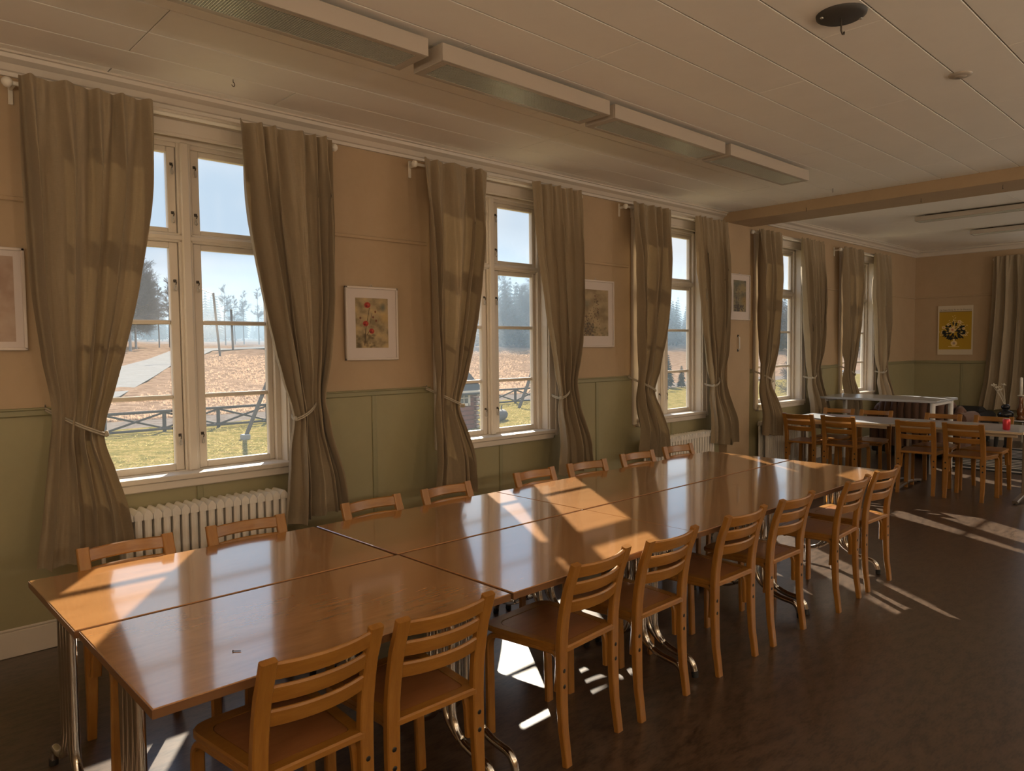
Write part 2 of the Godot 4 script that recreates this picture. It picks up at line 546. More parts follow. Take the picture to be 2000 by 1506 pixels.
func build_room() -> void:
	# floor
	var fl := structure("floor", "brown marbled linoleum floor with sun patches", "floor")
	part("floor_sheet", box_mesh(Vector3(X0 - 0.35, -0.12, -0.02), Vector3(X1 + 0.35, 0, Z1 + 0.35)), M.linoleum, fl)
	# window wall: body in plaster, openings for five windows
	var wl := structure("wall_left", "beige plaster window wall above sage green wainscot", "wall")
	var holes := []
	for c in WX: holes.append([c, OPEN_HALF, OPEN_LO, OPEN_HI])
	var st := begin()
	wall_with_holes(st, X0 - 0.35, X1 + 0.35, -0.12, 3.5, holes, func(s, l, r, y0, y1): box(s, Vector3(l, y0, -0.17), Vector3(r, y1, 0.0)), 0.35)
	part("plaster", done(st), M.wall_beige, wl)
	# wainscot boards with battens between them, pieces cut at window centres and at the casings
	var cuts := [X0, -1.2, 0.24]
	for c in WX:
		cuts.append(c)
		cuts.append(c + 0.95 if c < 11.0 else c + 0.85)
	cuts.append(X1)
	cuts = [X0, -1.3, -0.1, 1.11, 2.36, 3.60, 4.85, 6.09, 7.05, 7.62, 8.53, 9.78, 11.02, 12.2, 13.5]
	for i in cuts.size() - 1:
		if cuts[i] > 7.0 and cuts[i] < 7.5: continue
		var s2 := begin()
		var hs := []
		for c in WX:
			if c + OPEN_HALF > cuts[i] and c - OPEN_HALF < cuts[i + 1]: hs.append([clampf(c, cuts[i], cuts[i + 1]), 0.0, 0.0, 0.0])
		# below the window only the strip under the sill is panelled
		var lo: float = cuts[i] + 0.006
		var hi: float = cuts[i + 1] - 0.006
		var xs := [lo]
		var segs := []
		var x := lo
		for c in WX:
			var l: float = c - OPEN_HALF - 0.06
			var r: float = c + OPEN_HALF + 0.06
			if r > lo and l < hi:
				if l > x: segs.append([x, l, 1.262])
				segs.append([maxf(x, l), minf(r, hi), 0.775])
				x = minf(r, hi)
		if x < hi: segs.append([x, hi, 1.262])
		for g in segs:
			box(s2, Vector3(g[0], 0.15, 0.0), Vector3(g[1], g[2], 0.010))
		part("wainscot_panel", done(s2), M.wall_green, wl)
	for c in cuts.slice(1, cuts.size() - 1):
		if c > 7.0 and c < 7.7: continue
		var top := 1.262
		for w in WX:
			if absf(c - w) < 0.7: top = 0.775
		part("batten", box_mesh(Vector3(c - 0.019, 0.15, 0.008), Vector3(c + 0.019, top, 0.019), 0.003), M.rail_green, wl)
	# chair rail (dado) and picture rail in lengths between the window casings
	var marks := [X0]
	for c in WX:
		marks.append(c - 0.74)
		marks.append(c + 0.74)
	marks.append(X1)
	for i in range(0, marks.size(), 2):
		var spans := [[marks[i], marks[i + 1]]]
		if marks[i] < 7.0 and marks[i + 1] > 7.1: spans = [[marks[i], 7.07], [7.62, marks[i + 1]]]
		for s in spans:
			var s3 := begin()
			box(s3, Vector3(s[0], 1.255, 0.0), Vector3(s[1], 1.292, 0.026), 0.006)
			box(s3, Vector3(s[0], 1.288, 0.0), Vector3(s[1], 1.300, 0.036), 0.004)
			part("chair_rail", done(s3), M.rail_green, wl)
			var s4 := begin()
			box(s4, Vector3(s[0], 2.374, 0.0), Vector3(s[1], 2.400, 0.016), 0.005)
			part("picture_rail", done(s4), M.wall_beige, wl)
	# baseboard
	var bl := structure("baseboard_left", "white painted baseboard along the window wall", "baseboard")
	for s in [[X0, 7.07], [7.62, X1]]:
		var s5 := begin()
		box(s5, Vector3(s[0], 0.0, 0.0), Vector3(s[1], 0.135, 0.022), 0.003)
		box(s5, Vector3(s[0], 0.135, 0.0), Vector3(s[1], 0.150, 0.016), 0.005)
		part("board", done(s5), M.trim_white, bl)
	# crown moulding on the window wall
	var cr := structure("trim_1", "white crown moulding along the window wall", "moulding")
	for s in [[X0, 7.07, CEIL], [7.62, X1, CEIL_FAR]]:
		var s6 := begin()
		var y: float = s[2]
		var pr := PackedVector2Array([Vector2(0, y - 0.105), Vector2(0.018, y - 0.105), Vector2(0.022, y - 0.085), Vector2(0.034, y - 0.08), Vector2(0.05, y - 0.05), Vector2(0.085, y - 0.032), Vector2(0.09, y - 0.012), Vector2(0.105, y - 0.01), Vector2(0.105, y), Vector2(0, y)])
		extrude(s6, pr, s[0], s[1], Transform3D(Basis(Vector3(0, 0, 1), Vector3(0, 1, 0), Vector3(-1, 0, 0)), Vector3.ZERO) * Transform3D(Basis.from_scale(Vector3(1, 1, -1)), Vector3.ZERO))
		part("cornice", done(s6), M.trim_white, cr)
	# end wall (x = X1) with one curtained window
	var we := structure("wall_back", "beige end wall with green wainscot behind the sofas", "wall")
	var s7 := begin()
	wall_with_holes(s7, -0.35, Z1 + 0.35, -0.12, 3.5, [[2.13, OPEN_HALF, OPEN_LO, OPEN_HI], [5.0, OPEN_HALF, OPEN_LO, OPEN_HI]], func(s, l, r, y0, y1): box(s, Vector3(X1, y0, l), Vector3(X1 + 0.17, y1, r)), 0.35)
	part("plaster", done(s7), M.wall_beige, we)
	var zc := [0.0, 0.75, 1.35, 2.13, 2.9, 4.2, 5.0, 5.8, Z1]
	for i in zc.size() - 1:
		var s8 := begin()
		var z := 0.0
		var lo: float = zc[i] + 0.006
		var hi: float = zc[i + 1] - 0.006
		z = lo
		for c in [2.13, 5.0]:
			var l: float = c - OPEN_HALF - 0.06
			var r: float = c + OPEN_HALF + 0.06
			if r > lo and l < hi:
				if l > z: box(s8, Vector3(X1 - 0.010, 0.15, z), Vector3(X1, 1.262, l))
				box(s8, Vector3(X1 - 0.010, 0.15, maxf(z, l)), Vector3(X1, 0.775, minf(r, hi)))
				z = minf(r, hi)
		if z < hi: box(s8, Vector3(X1 - 0.010, 0.15, z), Vector3(X1, 1.262, hi))
		part("wainscot_panel", done(s8), M.wall_green, we)
	for z in [0.75, 2.9, 4.2, 5.8]:
		part("batten", box_mesh(Vector3(X1 - 0.019, 0.15, z - 0.019), Vector3(X1 - 0.008, 1.262, z + 0.019), 0.003), M.rail_green, we)
	for s in [[0.0, 1.39], [2.87, 4.26], [5.74, Z1]]:
		part("chair_rail", box_mesh(Vector3(X1 - 0.032, 1.255, s[0]), Vector3(X1, 1.300, s[1]), 0.006), M.rail_green, we)
		part("picture_rail", box_mesh(Vector3(X1 - 0.016, 2.374, s[0]), Vector3(X1, 2.400, s[1]), 0.005), M.wall_beige, we)
	var bb := structure("baseboard_back", "white painted baseboard of the end wall", "baseboard")
	part("board", box_mesh(Vector3(X1 - 0.022, 0, 0), Vector3(X1, 0.15, Z1), 0.004), M.trim_white, bb)
	var cb := structure("trim_2", "white crown moulding of the end wall", "moulding")
	var s9 := begin()
	box(s9, Vector3(X1 - 0.03, CEIL_FAR - 0.105, 0), Vector3(X1, CEIL_FAR, Z1), 0.008)
	box(s9, Vector3(X1 - 0.10, CEIL_FAR - 0.035, 0), Vector3(X1, CEIL_FAR, Z1), 0.014)
	part("cornice", done(s9), M.trim_white, cb)
	# the two walls behind the camera
	var wr := structure("wall_right", "plain beige wall behind the camera", "wall")
	part("plaster", box_mesh(Vector3(X0 - 0.35, -0.12, Z1), Vector3(X1 + 0.35, 3.5, Z1 + 0.35)), M.wall_beige, wr)
	var wn := structure("wall_front", "plain beige wall at the near end", "wall")
	part("plaster", box_mesh(Vector3(X0 - 0.35, -0.12, -0.35), Vector3(X0, 3.5, Z1 + 0.35)), M.wall_beige, wn)
	# main ceiling: long painted boards, shadow gaps between them
	var ce := structure("ceiling", "white board ceiling with long narrow joints", "ceiling")
	part("ceiling_backing", box_mesh(Vector3(X0, CEIL + 0.012, 0), Vector3(7.1, CEIL + 0.09, Z1)), M.groove, ce)
	var rows := []
	var zz := 0.0
	var first := 0.17
	var edges := [0.0, first]
	while edges[-1] + 0.3035 < Z1: edges.append(edges[-1] + 0.3035)
	edges.append(Z1)
	var boards := {}
	for r in edges.size() - 1:
		var wdt: float = edges[r + 1] - edges[r]
		if wdt < 0.02: continue
		var ends := [X0]
		var off: float = [0.66, 1.57, 0.66, 0.66, 2.9, 1.9, 2.5, 2.5, 0.9, 1.7, 0.4, 2.2, 1.2, 2.8, 0.5, 1.5][r % 16]
		var x: float = off
		while x - 2.75 > X0: x -= 2.75
		while x < 7.07:
			if x > X0 + 0.1: ends.append(x)
			x += 2.75
		ends.append(7.07)
		for k in ends.size() - 1:
			var len_: float = ends[k + 1] - ends[k]
			var key := "%d_%d" % [int(len_ * 1000), int(wdt * 1000)]
			if not boards.has(key):
				boards[key] = box_mesh(Vector3(0.0022, 0, 0.0032), Vector3(len_ - 0.0022, 0.012, wdt - 0.0032), 0.002)
			part("ceiling_board", boards[key], M.ceiling_paint, ce, Vector3(ends[k], CEIL, edges[r]))
	# far ceiling: wide smooth sheets
	var cf := structure("ceiling_far", "smooth white ceiling of the far end", "ceiling")
	part("ceiling_backing", box_mesh(Vector3(7.5, CEIL_FAR + 0.012, 0), Vector3(X1, CEIL_FAR + 0.1, Z1)), M.groove, cf)
	var sx := [7.55, 8.75, 9.95, 11.15, 12.35, X1]
	for i in sx.size() - 1:
		for k in 3:
			part("ceiling_sheet", box_mesh(Vector3(sx[i] + 0.002, CEIL_FAR, k * 2.4 + 0.002), Vector3(sx[i + 1] - 0.002, CEIL_FAR + 0.012, minf((k + 1) * 2.4, Z1) - 0.002), 0.001), M.ceiling_paint, cf)
	# roof slab above, so that no sky enters but through the windows
	var rs := structure("ceiling_slab", "roof slab over the hall", "ceiling")
	part("slab", box_mesh(Vector3(X0 - 0.35, 3.4, -0.35), Vector3(X1 + 0.35, 3.6, Z1 + 0.35)), M.groove, rs)
	# beam and pilaster between hall and far end
	var be := structure("trim_3", "painted ceiling beam with pilaster between the two halves", "beam")
	part("beam", box_mesh(Vector3(7.07, 3.0, 0.0), Vector3(7.60, 3.42, Z1), 0.004), M.wall_beige, be)
	part("pilaster", box_mesh(Vector3(7.07, 0.0, 0.0), Vector3(7.58, 3.0, 0.10), 0.004), M.wall_beige, be)
	part("pilaster_edge_strip", box_mesh(Vector3(7.062, 0.0, 0.085), Vector3(7.085, 3.0, 0.106), 0.003), M.wall_beige, be)
	# outside face of the house below the floor
	var fo := structure("foundation", "grey foundation wall of the house", "wall")
	part("foundation_wall", box_mesh(Vector3(X0 - 0.4, GROUND, -0.4), Vector3(X1 + 0.4, -0.1, Z1 + 0.4)), M.foundation, fo)

# ------------------------------------------------------------------ windows
func build_window(n: int, xf: Transform3D, detailed := true) -> void:
	# local: x along the wall, z into the room, wall face at z = 0, x = 0 at the window's middle
	var w := structure("window_%d" % n, ["white casement window nearest the camera with lawn and road beyond", "white casement window behind the poppy picture with red playhouse beyond", "white casement window beside the pilaster with green bush beyond", "white casement window just past the pilaster", "white casement window nearest the far corner", "window of the end wall behind the long curtain", "second window of the end wall"][n - 1], "window")
	w.transform = xf
	var H := OPEN_HALF
	var st := begin()
	# lining of the opening
	box(st, Vector3(-H - 0.001, OPEN_LO, -0.168), Vector3(-H + 0.022, OPEN_HI, 0.004))
	box(st, Vector3(H - 0.022, OPEN_LO, -0.168), Vector3(H + 0.001, OPEN_HI, 0.004))
	box(st, Vector3(-H, OPEN_HI - 0.022, -0.168), Vector3(H, OPEN_HI + 0.001, 0.004))
	box(st, Vector3(-H, OPEN_LO - 0.001, -0.168), Vector3(H, OPEN_LO + 0.03, -0.1))
	part("lining", done(st), M.trim_white, w)
	# casing on the wall
	for s in [-1, 1]:
		var c := begin()
		box(c, Vector3(minf(s * (H - 0.012), s * (H + 0.085)), 0.80, 0.0), Vector3(maxf(s * (H - 0.012), s * (H + 0.085)), 2.99, 0.022), 0.004)
		box(c, Vector3(minf(s * (H + 0.055), s * (H + 0.095)), 0.80, 0.0), Vector3(maxf(s * (H + 0.055), s * (H + 0.095)), 2.99, 0.034), 0.006)
		part("casing", done(c), M.trim_white, w)
	var hd := begin()
	box(hd, Vector3(-H - 0.10, 2.872, 0.0), Vector3(H + 0.10, 2.955, 0.024), 0.004)
	box(hd, Vector3(-H - 0.11, 2.945, 0.0), Vector3(H + 0.11, 2.972, 0.042), 0.007)
	box(hd, Vector3(-H - 0.12, 2.968, 0.0), Vector3(H + 0.12, 2.995, 0.06), 0.008)
	box(hd, Vector3(-H - 0.02, 2.855, 0.0), Vector3(H + 0.02, 2.876, 0.016), 0.004)
	part("head_casing", done(hd), M.trim_white, w)
	# sill board
	var sl := begin()
	box(sl, Vector3(-H - 0.03, 0.826, -0.11), Vector3(H + 0.03, 0.858, 0.062), 0.006)
	box(sl, Vector3(-H - 0.02, 0.778, -0.02), Vector3(H + 0.02, 0.828, 0.046), 0.006)
	part("window_sill", done(sl), M.trim_white, w)
	# fixed frame: outer frame, post and transom
	var fr := begin()
	box(fr, Vector3(-H + 0.02, 0.845, -0.172), Vector3(-H + 0.058, 2.88, -0.075), 0.004)
	box(fr, Vector3(H - 0.058, 0.845, -0.165), Vector3(H - 0.02, 2.88, -0.075), 0.004)
	box(fr, Vector3(-H + 0.02, 2.845, -0.165), Vector3(H - 0.02, 2.885, -0.075), 0.004)
	box(fr, Vector3(-H + 0.02, 2.82, -0.165), Vector3(H - 0.02, 2.85, -0.095), 0.004)
	box(fr, Vector3(-H + 0.02, 0.83, -0.165), Vector3(H - 0.02, 0.862, -0.085), 0.004)
	part("window_frame", done(fr), M.trim_white, w)
	var po := begin()
	box(po, Vector3(-0.042, 0.855, -0.165), Vector3(0.042, 2.85, -0.085), 0.005)
	box(po, Vector3(-0.026, 0.855, -0.1), Vector3(0.026, 2.85, -0.066), 0.007)
	part("mullion", done(po), M.trim_white, w)
	var tr := begin()
	box(tr, Vector3(-H + 0.05, 2.250, -0.165), Vector3(H - 0.05, 2.305, -0.085), 0.005)
	box(tr, Vector3(-H + 0.05, 2.262, -0.1), Vector3(H - 0.05, 2.293, -0.072), 0.006)
	part("transom", done(tr), M.trim_white, w)
	# four sashes
	for s in [-1, 1]:
		for lower in [true, false]:
			var a := 0.045
			var b := H - 0.058
			var y0 := 0.862 if lower else 2.305
			var y1 := 2.250 if lower else 2.82
			var ga := a + 0.05      # clear glass
			var gb := b - 0.036
			var g0 := y0 + (0.04 if lower else 0.03)
			var g1 := y1 - 0.035
			var q := begin()
			for bar in [[a, ga, y0, y1], [gb, b, y0, y1], [ga, gb, y0, g0], [ga, gb, g1, y1]]:
				box(q, Vector3(minf(s * bar[0], s * bar[1]), bar[2], -0.145), Vector3(maxf(s * bar[0], s * bar[1]), bar[3], -0.103), 0.004)
			var sash := part("sash", done(q), M.trim_white, w)
			var ys := [g0, g1]
			if lower:
				ys = [g0, 1.312, 1.767, g1]
				for y in [1.312, 1.767]:
					var m := begin()
					box(m, Vector3(minf(s * ga, s * gb), y - 0.013, -0.142), Vector3(maxf(s * ga, s * gb), y + 0.013, -0.108), 0.006)
					part("glazing_bar", done(m), M.trim_white, sash)
			for i in ys.size() - 1:
				var pn := begin()
				var u0: float = minf(s * ga, s * gb) - 0.004
				var u1: float = maxf(s * ga, s * gb) + 0.004
				quad(pn, Vector3(u0, ys[i] - 0.004, -0.126), Vector3(u1, ys[i] - 0.004, -0.126), Vector3(u1, ys[i + 1] + 0.004, -0.126), Vector3(u0, ys[i + 1] + 0.004, -0.126))
				part("pane", done(pn), M.window_glass, sash)
	if not detailed: return
	# hook-and-eye latches on the stiles beside the post
	var hk := begin()
	tube(hk, [Vector3(0, 0.018, 0), Vector3(0, 0.018, 0.012), Vector3(0.004, 0.008, 0.016), Vector3(0.0, -0.006, 0.016)], 0.0035, 6)
	box(hk, Vector3(-0.009, 0.008, -0.002), Vector3(0.009, 0.026, 0.004), 0.002)
	var hook := done(hk)
	var rg := begin()
	var ring := []
	for k in 13:
		var t := TAU * k / 12.0
		ring.append(Vector3(sin(t) * 0.0105 * (0.6 - 0.4 * cos(t)), -0.022 - cos(t) * -0.019 - 0.004, 0.012))
	tube(rg, ring, 0.0028, 6)
	var ringm := done(rg)
	for s in [-1, 1]:
		for y in [2.70, 2.41, 2.0, 1.06]:
			var l := part("latch", hook, M.iron, w, Vector3(s * 0.068, y, -0.103))
			part("latch_ring", ringm, M.zinc, l)

# ------------------------------------------------------------------ curtains and rods
func spline(keys: Array, y: float) -> float:
	# keys: [y, value] with y falling
	if y >= keys[0][0]: return keys[0][1]
	for i in keys.size() - 1:
		if y >= keys[i + 1][0]:
			var t: float = (keys[i][0] - y) / (keys[i][0] - keys[i + 1][0])
			var p0: float = keys[max(i - 1, 0)][1]
			var p3: float = keys[min(i + 2, keys.size() - 1)][1]
			return cubic_interpolate(keys[i][1], keys[i + 1][1], p0, p3, t)
	return keys[-1][1]

func curtain(xf: Transform3D, side: int, sd: int, label: String, tied := true, hem := 0.50) -> void:
	# side -1: left of its window, +1: right of it
	var t := thing("curtain", label, "curtain", Vector3.ZERO, 0.0, "beige linen curtains")
	t.transform = xf
	var r := RandomNumberGenerator.new()
	r.seed = sd
	var outer := [[2.985, 0.875], [2.4, 0.87], [1.9, 0.855], [1.55, 0.82], [1.30, 0.785], [1.1, 0.80], [0.8, 0.85], [0.4, 0.90]]
	var inner := [[2.985, 0.245], [2.7, 0.26], [2.4, 0.285], [2.1, 0.335], [1.84, 0.385], [1.55, 0.455], [1.38, 0.505], [1.2, 0.555], [1.12, 0.56], [0.98, 0.525], [0.75, 0.475], [0.4, 0.44]]
	if not tied:
		outer = [[2.985, 0.92], [2.0, 0.95], [1.0, 1.02], [0.4, 1.10]]
		inner = [[2.985, 0.30], [2.0, 0.26], [1.0, 0.28], [0.4, 0.30]]
	var nu := 120
	var nv := 84
	var folds := r.randf_range(4.2, 5.2)
	var ph := r.randf() * TAU
	var wob := []
	for i in 5: wob.append([r.randf_range(-0.6, 0.6), r.randf() * TAU])
	var n := FastNoiseLite.new()
	n.seed = sd
	n.frequency = 0.9
	var pts := []
	for j in nv + 1:
		var v := float(j) / nv
		var row := []
		for i in nu + 1:
			var u := float(i) / nu          # 0 at the outer edge, 1 at the inner edge
			var y: float = 2.985 - v * (2.985 - hem)
			# the hem hangs a little uneven
			y += 0.02 * sin(u * 5.0 + ph) * v * v
			var tie_y: float = 1.29 - 0.15 * u
			var near := exp(-pow((y - tie_y) / 0.13, 2)) if tied else 0.0
			var xo: float = spline(outer, y)
			var xi: float = spline(inner, y)
			var x: float = lerpf(xo, xi, u)
			# folds of uneven width, each followed down from heading to hem
			var wu := u
			for k in wob.size(): wu += wob[k][0] * 0.055 * sin(u * (4.0 + k * 2.3) + wob[k][1] + v * 0.5)
			var f := TAU * folds * wu + ph
			var drop := smoothstep(0.0, 0.22, v)
			var each := 0.55 + 0.75 * absf(n.get_noise_2d(wu * 4.5, v * 0.35 + 9.0)) * 2.0
			var amp := lerpf(0.026, 0.058, drop) * (1.0 - 0.45 * near) * minf(each, 1.35)
			var sn := sin(f + 0.55 * sin(f))
			var z := amp * (sn + 0.30 * sin(0.5 * f + 1.0))
			z += 0.010 * (1.0 - drop) * sin(2.0 * f + 0.8) + 0.008 * near * sin(2.6 * f)
			x += -0.017 * cos(f) * drop
			# a body that swells between heading and tie and again under the tie
			var swell := 0.02 * sin(clampf((2.985 - y) / 1.7, 0, 1) * PI)
			var under := 0.085 * smoothstep(1.12, 0.70, y) if tied else 0.02 * v
			z += swell + under + 0.012 * n.get_noise_2d(u * 6.0 + 40.0, v * 5.0)
			# heading tape: narrow ruffle above the rod, gathered on it
			if y > 2.935: z *= lerpf(1.0, 0.72, smoothstep(2.935, 2.955, y))
			row.append(Vector3(side * x, y + 0.006 * sin(f * 1.0 + 1.0) * (1.0 - drop), 0.160 + z))
		pts.append(row)
	var st := begin()
	st.set_smooth_group(1)
	for j in nv:
		for i in nu:
			var a: Vector3 = pts[j][i]
			var b: Vector3 = pts[j + 1][i]
			var c: Vector3 = pts[j + 1][i + 1]
			var d: Vector3 = pts[j][i + 1]
			if side < 0: quad(st, a, b, c, d)
			else: quad(st, d, c, b, a)
	part("fabric", done(st), M.curtain_linen, t)
	if not tied: return
	# tieback: two cords slung from a hook on the wall round the gathered cloth
	for k in 2:
		var dy := -0.012 * k
		var p := []
		for i in 15:
			var u := i / 14.0
			p.append(Vector3(side * lerpf(0.80, 0.548, u), 1.297 + dy - 0.147 * u - 0.012 * sin(u * PI), 0.05 + 0.162 * sin(minf(u * 1.25, 1.0) * PI * 0.5) - 0.02 * smoothstep(0.85, 1.0, u)))
		for i in 6:
			var u := (i + 1) / 6.0
			p.append(Vector3(side * (0.548 - 0.012 * sin(u * PI) + 0.06 * u), 1.15 + dy + 0.02 * u, 0.192 - 0.16 * u))
		part("tieback_cord", tube_mesh(p, 0.005, 7), M.rope, t)
	var kn := begin()
	lathe(kn, [Vector2(0, 0), Vector2(0.012, 0.004), Vector2(0.013, 0.014), Vector2(0.008, 0.03), Vector2(0, 0.034)], 10, Vector3(side * 0.548, 1.135, 0.192))
	part("knot", done(kn), M.rope, t)
	var hk := begin()
	tube(hk, [Vector3(side * 0.80, 1.30, 0.0), Vector3(side * 0.80, 1.30, 0.05), Vector3(side * 0.80, 1.315, 0.06)], 0.004, 6)
	part("wall_hook", done(hk), M.zinc, t)

func curtain_rod(xf: Transform3D, label: String) -> void:
	var t := thing("curtain_rod", label, "curtain rod", Vector3.ZERO, 0.0, "white curtain rods")
	t.transform = xf
	part("rod", tube_mesh([Vector3(-0.90, 2.945, 0.11), Vector3(0.90, 2.945, 0.11)], 0.011, 10), M.rod_white, t)
	for s in [-1, 1]:
		var f := begin()
		lathe(f, [Vector2(0, -0.026), Vector2(0.014, -0.022), Vector2(0.024, -0.009), Vector2(0.0265, 0.002), Vector2(0.022, 0.015), Vector2(0.012, 0.024), Vector2(0, 0.027)], 14, Vector3(s * 0.915, 2.945, 0.11))
		part("finial", done(f), M.rod_white, t)
		var b := begin()
		box(b, Vector3(s * 0.885 - 0.011, 2.865, 0.0), Vector3(s * 0.885 + 0.011, 2.99, 0.012), 0.003)
		box(b, Vector3(s * 0.885 - 0.008, 2.935, 0.008), Vector3(s * 0.885 + 0.008, 2.957, 0.11), 0.003)
		part("bracket", done(b), M.rod_white, t)

# ------------------------------------------------------------------ radiators
func radiator(label: String, at: Vector3, sections: int, h: float, turn := 0.0) -> void:
	var t := thing("radiator", label, "radiator", at, turn, "white cast radiators under windows")
	var pitch := 0.0505
	var d := 0.072          # half depth
	# one section: ridged column pair with a pointed cap running front to back
	var st := begin()
	var cap := PackedVector2Array([Vector2(-0.0235, h - 0.055), Vector2(0.0235, h - 0.055), Vector2(0.0235, h - 0.026), Vector2(0.006, h - 0.002), Vector2(-0.006, h - 0.002), Vector2(-0.0235, h - 0.026)])
	extrude(st, cap, -d, d)
	for z in [-1, 1]:
		var c := PackedVector2Array([Vector2(-0.018, 0.0), Vector2(0.018, 0.0), Vector2(0.018, 0.034), Vector2(0.006, 0.041), Vector2(-0.006, 0.041), Vector2(-0.018, 0.034)])
		# upright column with a ridge towards the room
		var xf := Transform3D(Basis(Vector3(1, 0, 0), Vector3(0, 0, z), Vector3(0, -z, 0)), Vector3(0, h - 0.05, z * (d - 0.042)))
		extrude(st, c, 0.0 if z > 0 else -(h - 0.13), (h - 0.13) if z > 0 else 0.0, xf)
	var foot := PackedVector2Array([Vector2(-0.0235, 0.06), Vector2(0.0235, 0.06), Vector2(0.0235, 0.10), Vector2(-0.0235, 0.10)])
	extrude(st, foot, -d, d)
	var sec := done(st)
	for i in sections:
		part("section", sec, M.radiator_enamel, t, Vector3((i - (sections - 1) * 0.5) * pitch, 0.03, 0))
	var half := sections * pitch * 0.5
	part("supply_pipe", tube_mesh(arc_path([Vector3(half, 0.10, 0), Vector3(half + 0.09, 0.10, 0), Vector3(half + 0.09, 0.0, 0)], [0.03]), 0.011, 8), M.radiator_enamel, t)
	part("return_pipe", tube_mesh(arc_path([Vector3(-half, h - 0.02, 0), Vector3(-half - 0.09, h - 0.02, 0), Vector3(-half - 0.09, 0.0, 0)], [0.03]), 0.011, 8), M.radiator_enamel, t)
	var v := begin()
	lathe(v, [Vector2(0, 0), Vector2(0.016, 0.002), Vector2(0.02, 0.02), Vector2(0.02, 0.05), Vector2(0.012, 0.056), Vector2(0, 0.056)], 12, Vector3(-half - 0.05, h - 0.02, 0))
	part("valve", done(v), M.radiator_enamel, t)

# ------------------------------------------------------------------ chairs and tables
func post_z(y: float) -> float:
	return spline([[0.79, 0.072], [0.68, 0.034], [0.55, 0.008], [0.45, 0.0], [0.30, 0.0], [0.15, 0.006], [0.0, 0.026]], y)

func make_chair(label: String) -> Node3D:
	# origin on the floor under the rear posts' seat joint; the chair faces -z
	var t := thing("dining_chair", label, "chair", Vector3.ZERO, 0.0, "honey coloured wooden dining chairs")
	var ys := [0.0, 0.06, 0.14, 0.24, 0.34, 0.44, 0.50, 0.56, 0.62, 0.68, 0.74, 0.785]
	for s in [-1, 1]:
		var p := []
		var k := []
		for y in ys:
			p.append(Vector3(s * (0.170 - 0.004 * y), y, post_z(y)))
			k.append(Vector2(lerpf(0.74, 1.0, smoothstep(0.0, 0.4, y)), lerpf(0.85, 1.0, smoothstep(0.0, 0.3, y)) * lerpf(1.0, 0.8, smoothstep(0.5, 0.79, y))))
		var st := begin()
		sweep(st, p, Vector3(1, 0, 0), rect_profile(0.047, 0.029, 0.004), k)
		var post := part("rear_leg", done(st), M.chair_wood_upright, t)
		for y in [0.365, 0.305]:
			var b := begin()
			lathe(b, [Vector2(0.0085, 0.0), Vector2(0.0085, 0.0025), Vector2(0.005, 0.004), Vector2(0, 0.004)], 10)
			var bo := part("bolt", done(b), M.bolt, post, Vector3(s * 0.169, y, post_z(y) + 0.0125))
			bo.rotation.x = PI / 2
	# three curved back slats
	for y in [0.752, 0.680, 0.609]:
		var p := []
		for i in 13:
			var u := i / 6.0 - 1.0
			p.append(Vector3(u * 0.158, y, post_z(y) + 0.034 * (1.0 - u * u) - 0.002))
		var st := begin()
		sweep(st, p, Vector3(0, 1, 0.28).normalized(), rect_profile(0.054, 0.014, 0.005))
		part("back_slat", done(st), M.chair_wood, t)
	# seat: frame ring with rounded front corners and an inset panel
	var pts := [Vector2(-0.168, 0.016), Vector2(-0.205, -0.405), Vector2(0.205, -0.405), Vector2(0.168, 0.016)]
	var outer := rounded(pts, [0.02, 0.075, 0.075, 0.02])
	var inner := rounded([Vector2(-0.132, -0.022), Vector2(-0.160, -0.355), Vector2(0.160, -0.355), Vector2(0.132, -0.022)], [0.02, 0.06, 0.06, 0.02])
	var lay := Transform3D(Basis(Vector3(1, 0, 0), Vector3(0, 0, 1), Vector3(0, -1, 0)), Vector3(0, 0.455, 0))
	var fr := begin()
	ring_plate(fr, outer, inner, 0.455, 0.434, 0.006)
	part("seat_frame", done(fr), M.chair_wood, t)
	var pn := begin()
	var shrunk := PackedVector2Array()
	for q in inner: shrunk.append(Vector2(q.x * 0.985, (q.y + 0.19) * 0.985 - 0.19))
	extrude(pn, shrunk, 0.001, 0.014, lay)
	part("seat_panel", done(pn), M.seat_wood, t)
	# bent side frames: front leg, under-seat run, short drop bolted to the rear post
	for s in [-1, 1]:
		var p := arc_path([Vector3(s * 0.188, 0.0, -0.362), Vector3(s * 0.182, 0.424, -0.372), Vector3(s * 0.148, 0.424, -0.020), Vector3(s * 0.160, 0.275, -0.024)], [0.065, 0.05], 7)
		var st := begin()
		sweep(st, p, Vector3(1, 0, 0), rect_profile(0.040, 0.023, 0.005))
		part("front_leg", done(st), M.chair_wood_upright, t)
	part("stretcher", box_mesh(Vector3(-0.145, 0.396, -0.33), Vector3(0.145, 0.436, -0.312), 0.003), M.chair_wood, t)
	return t

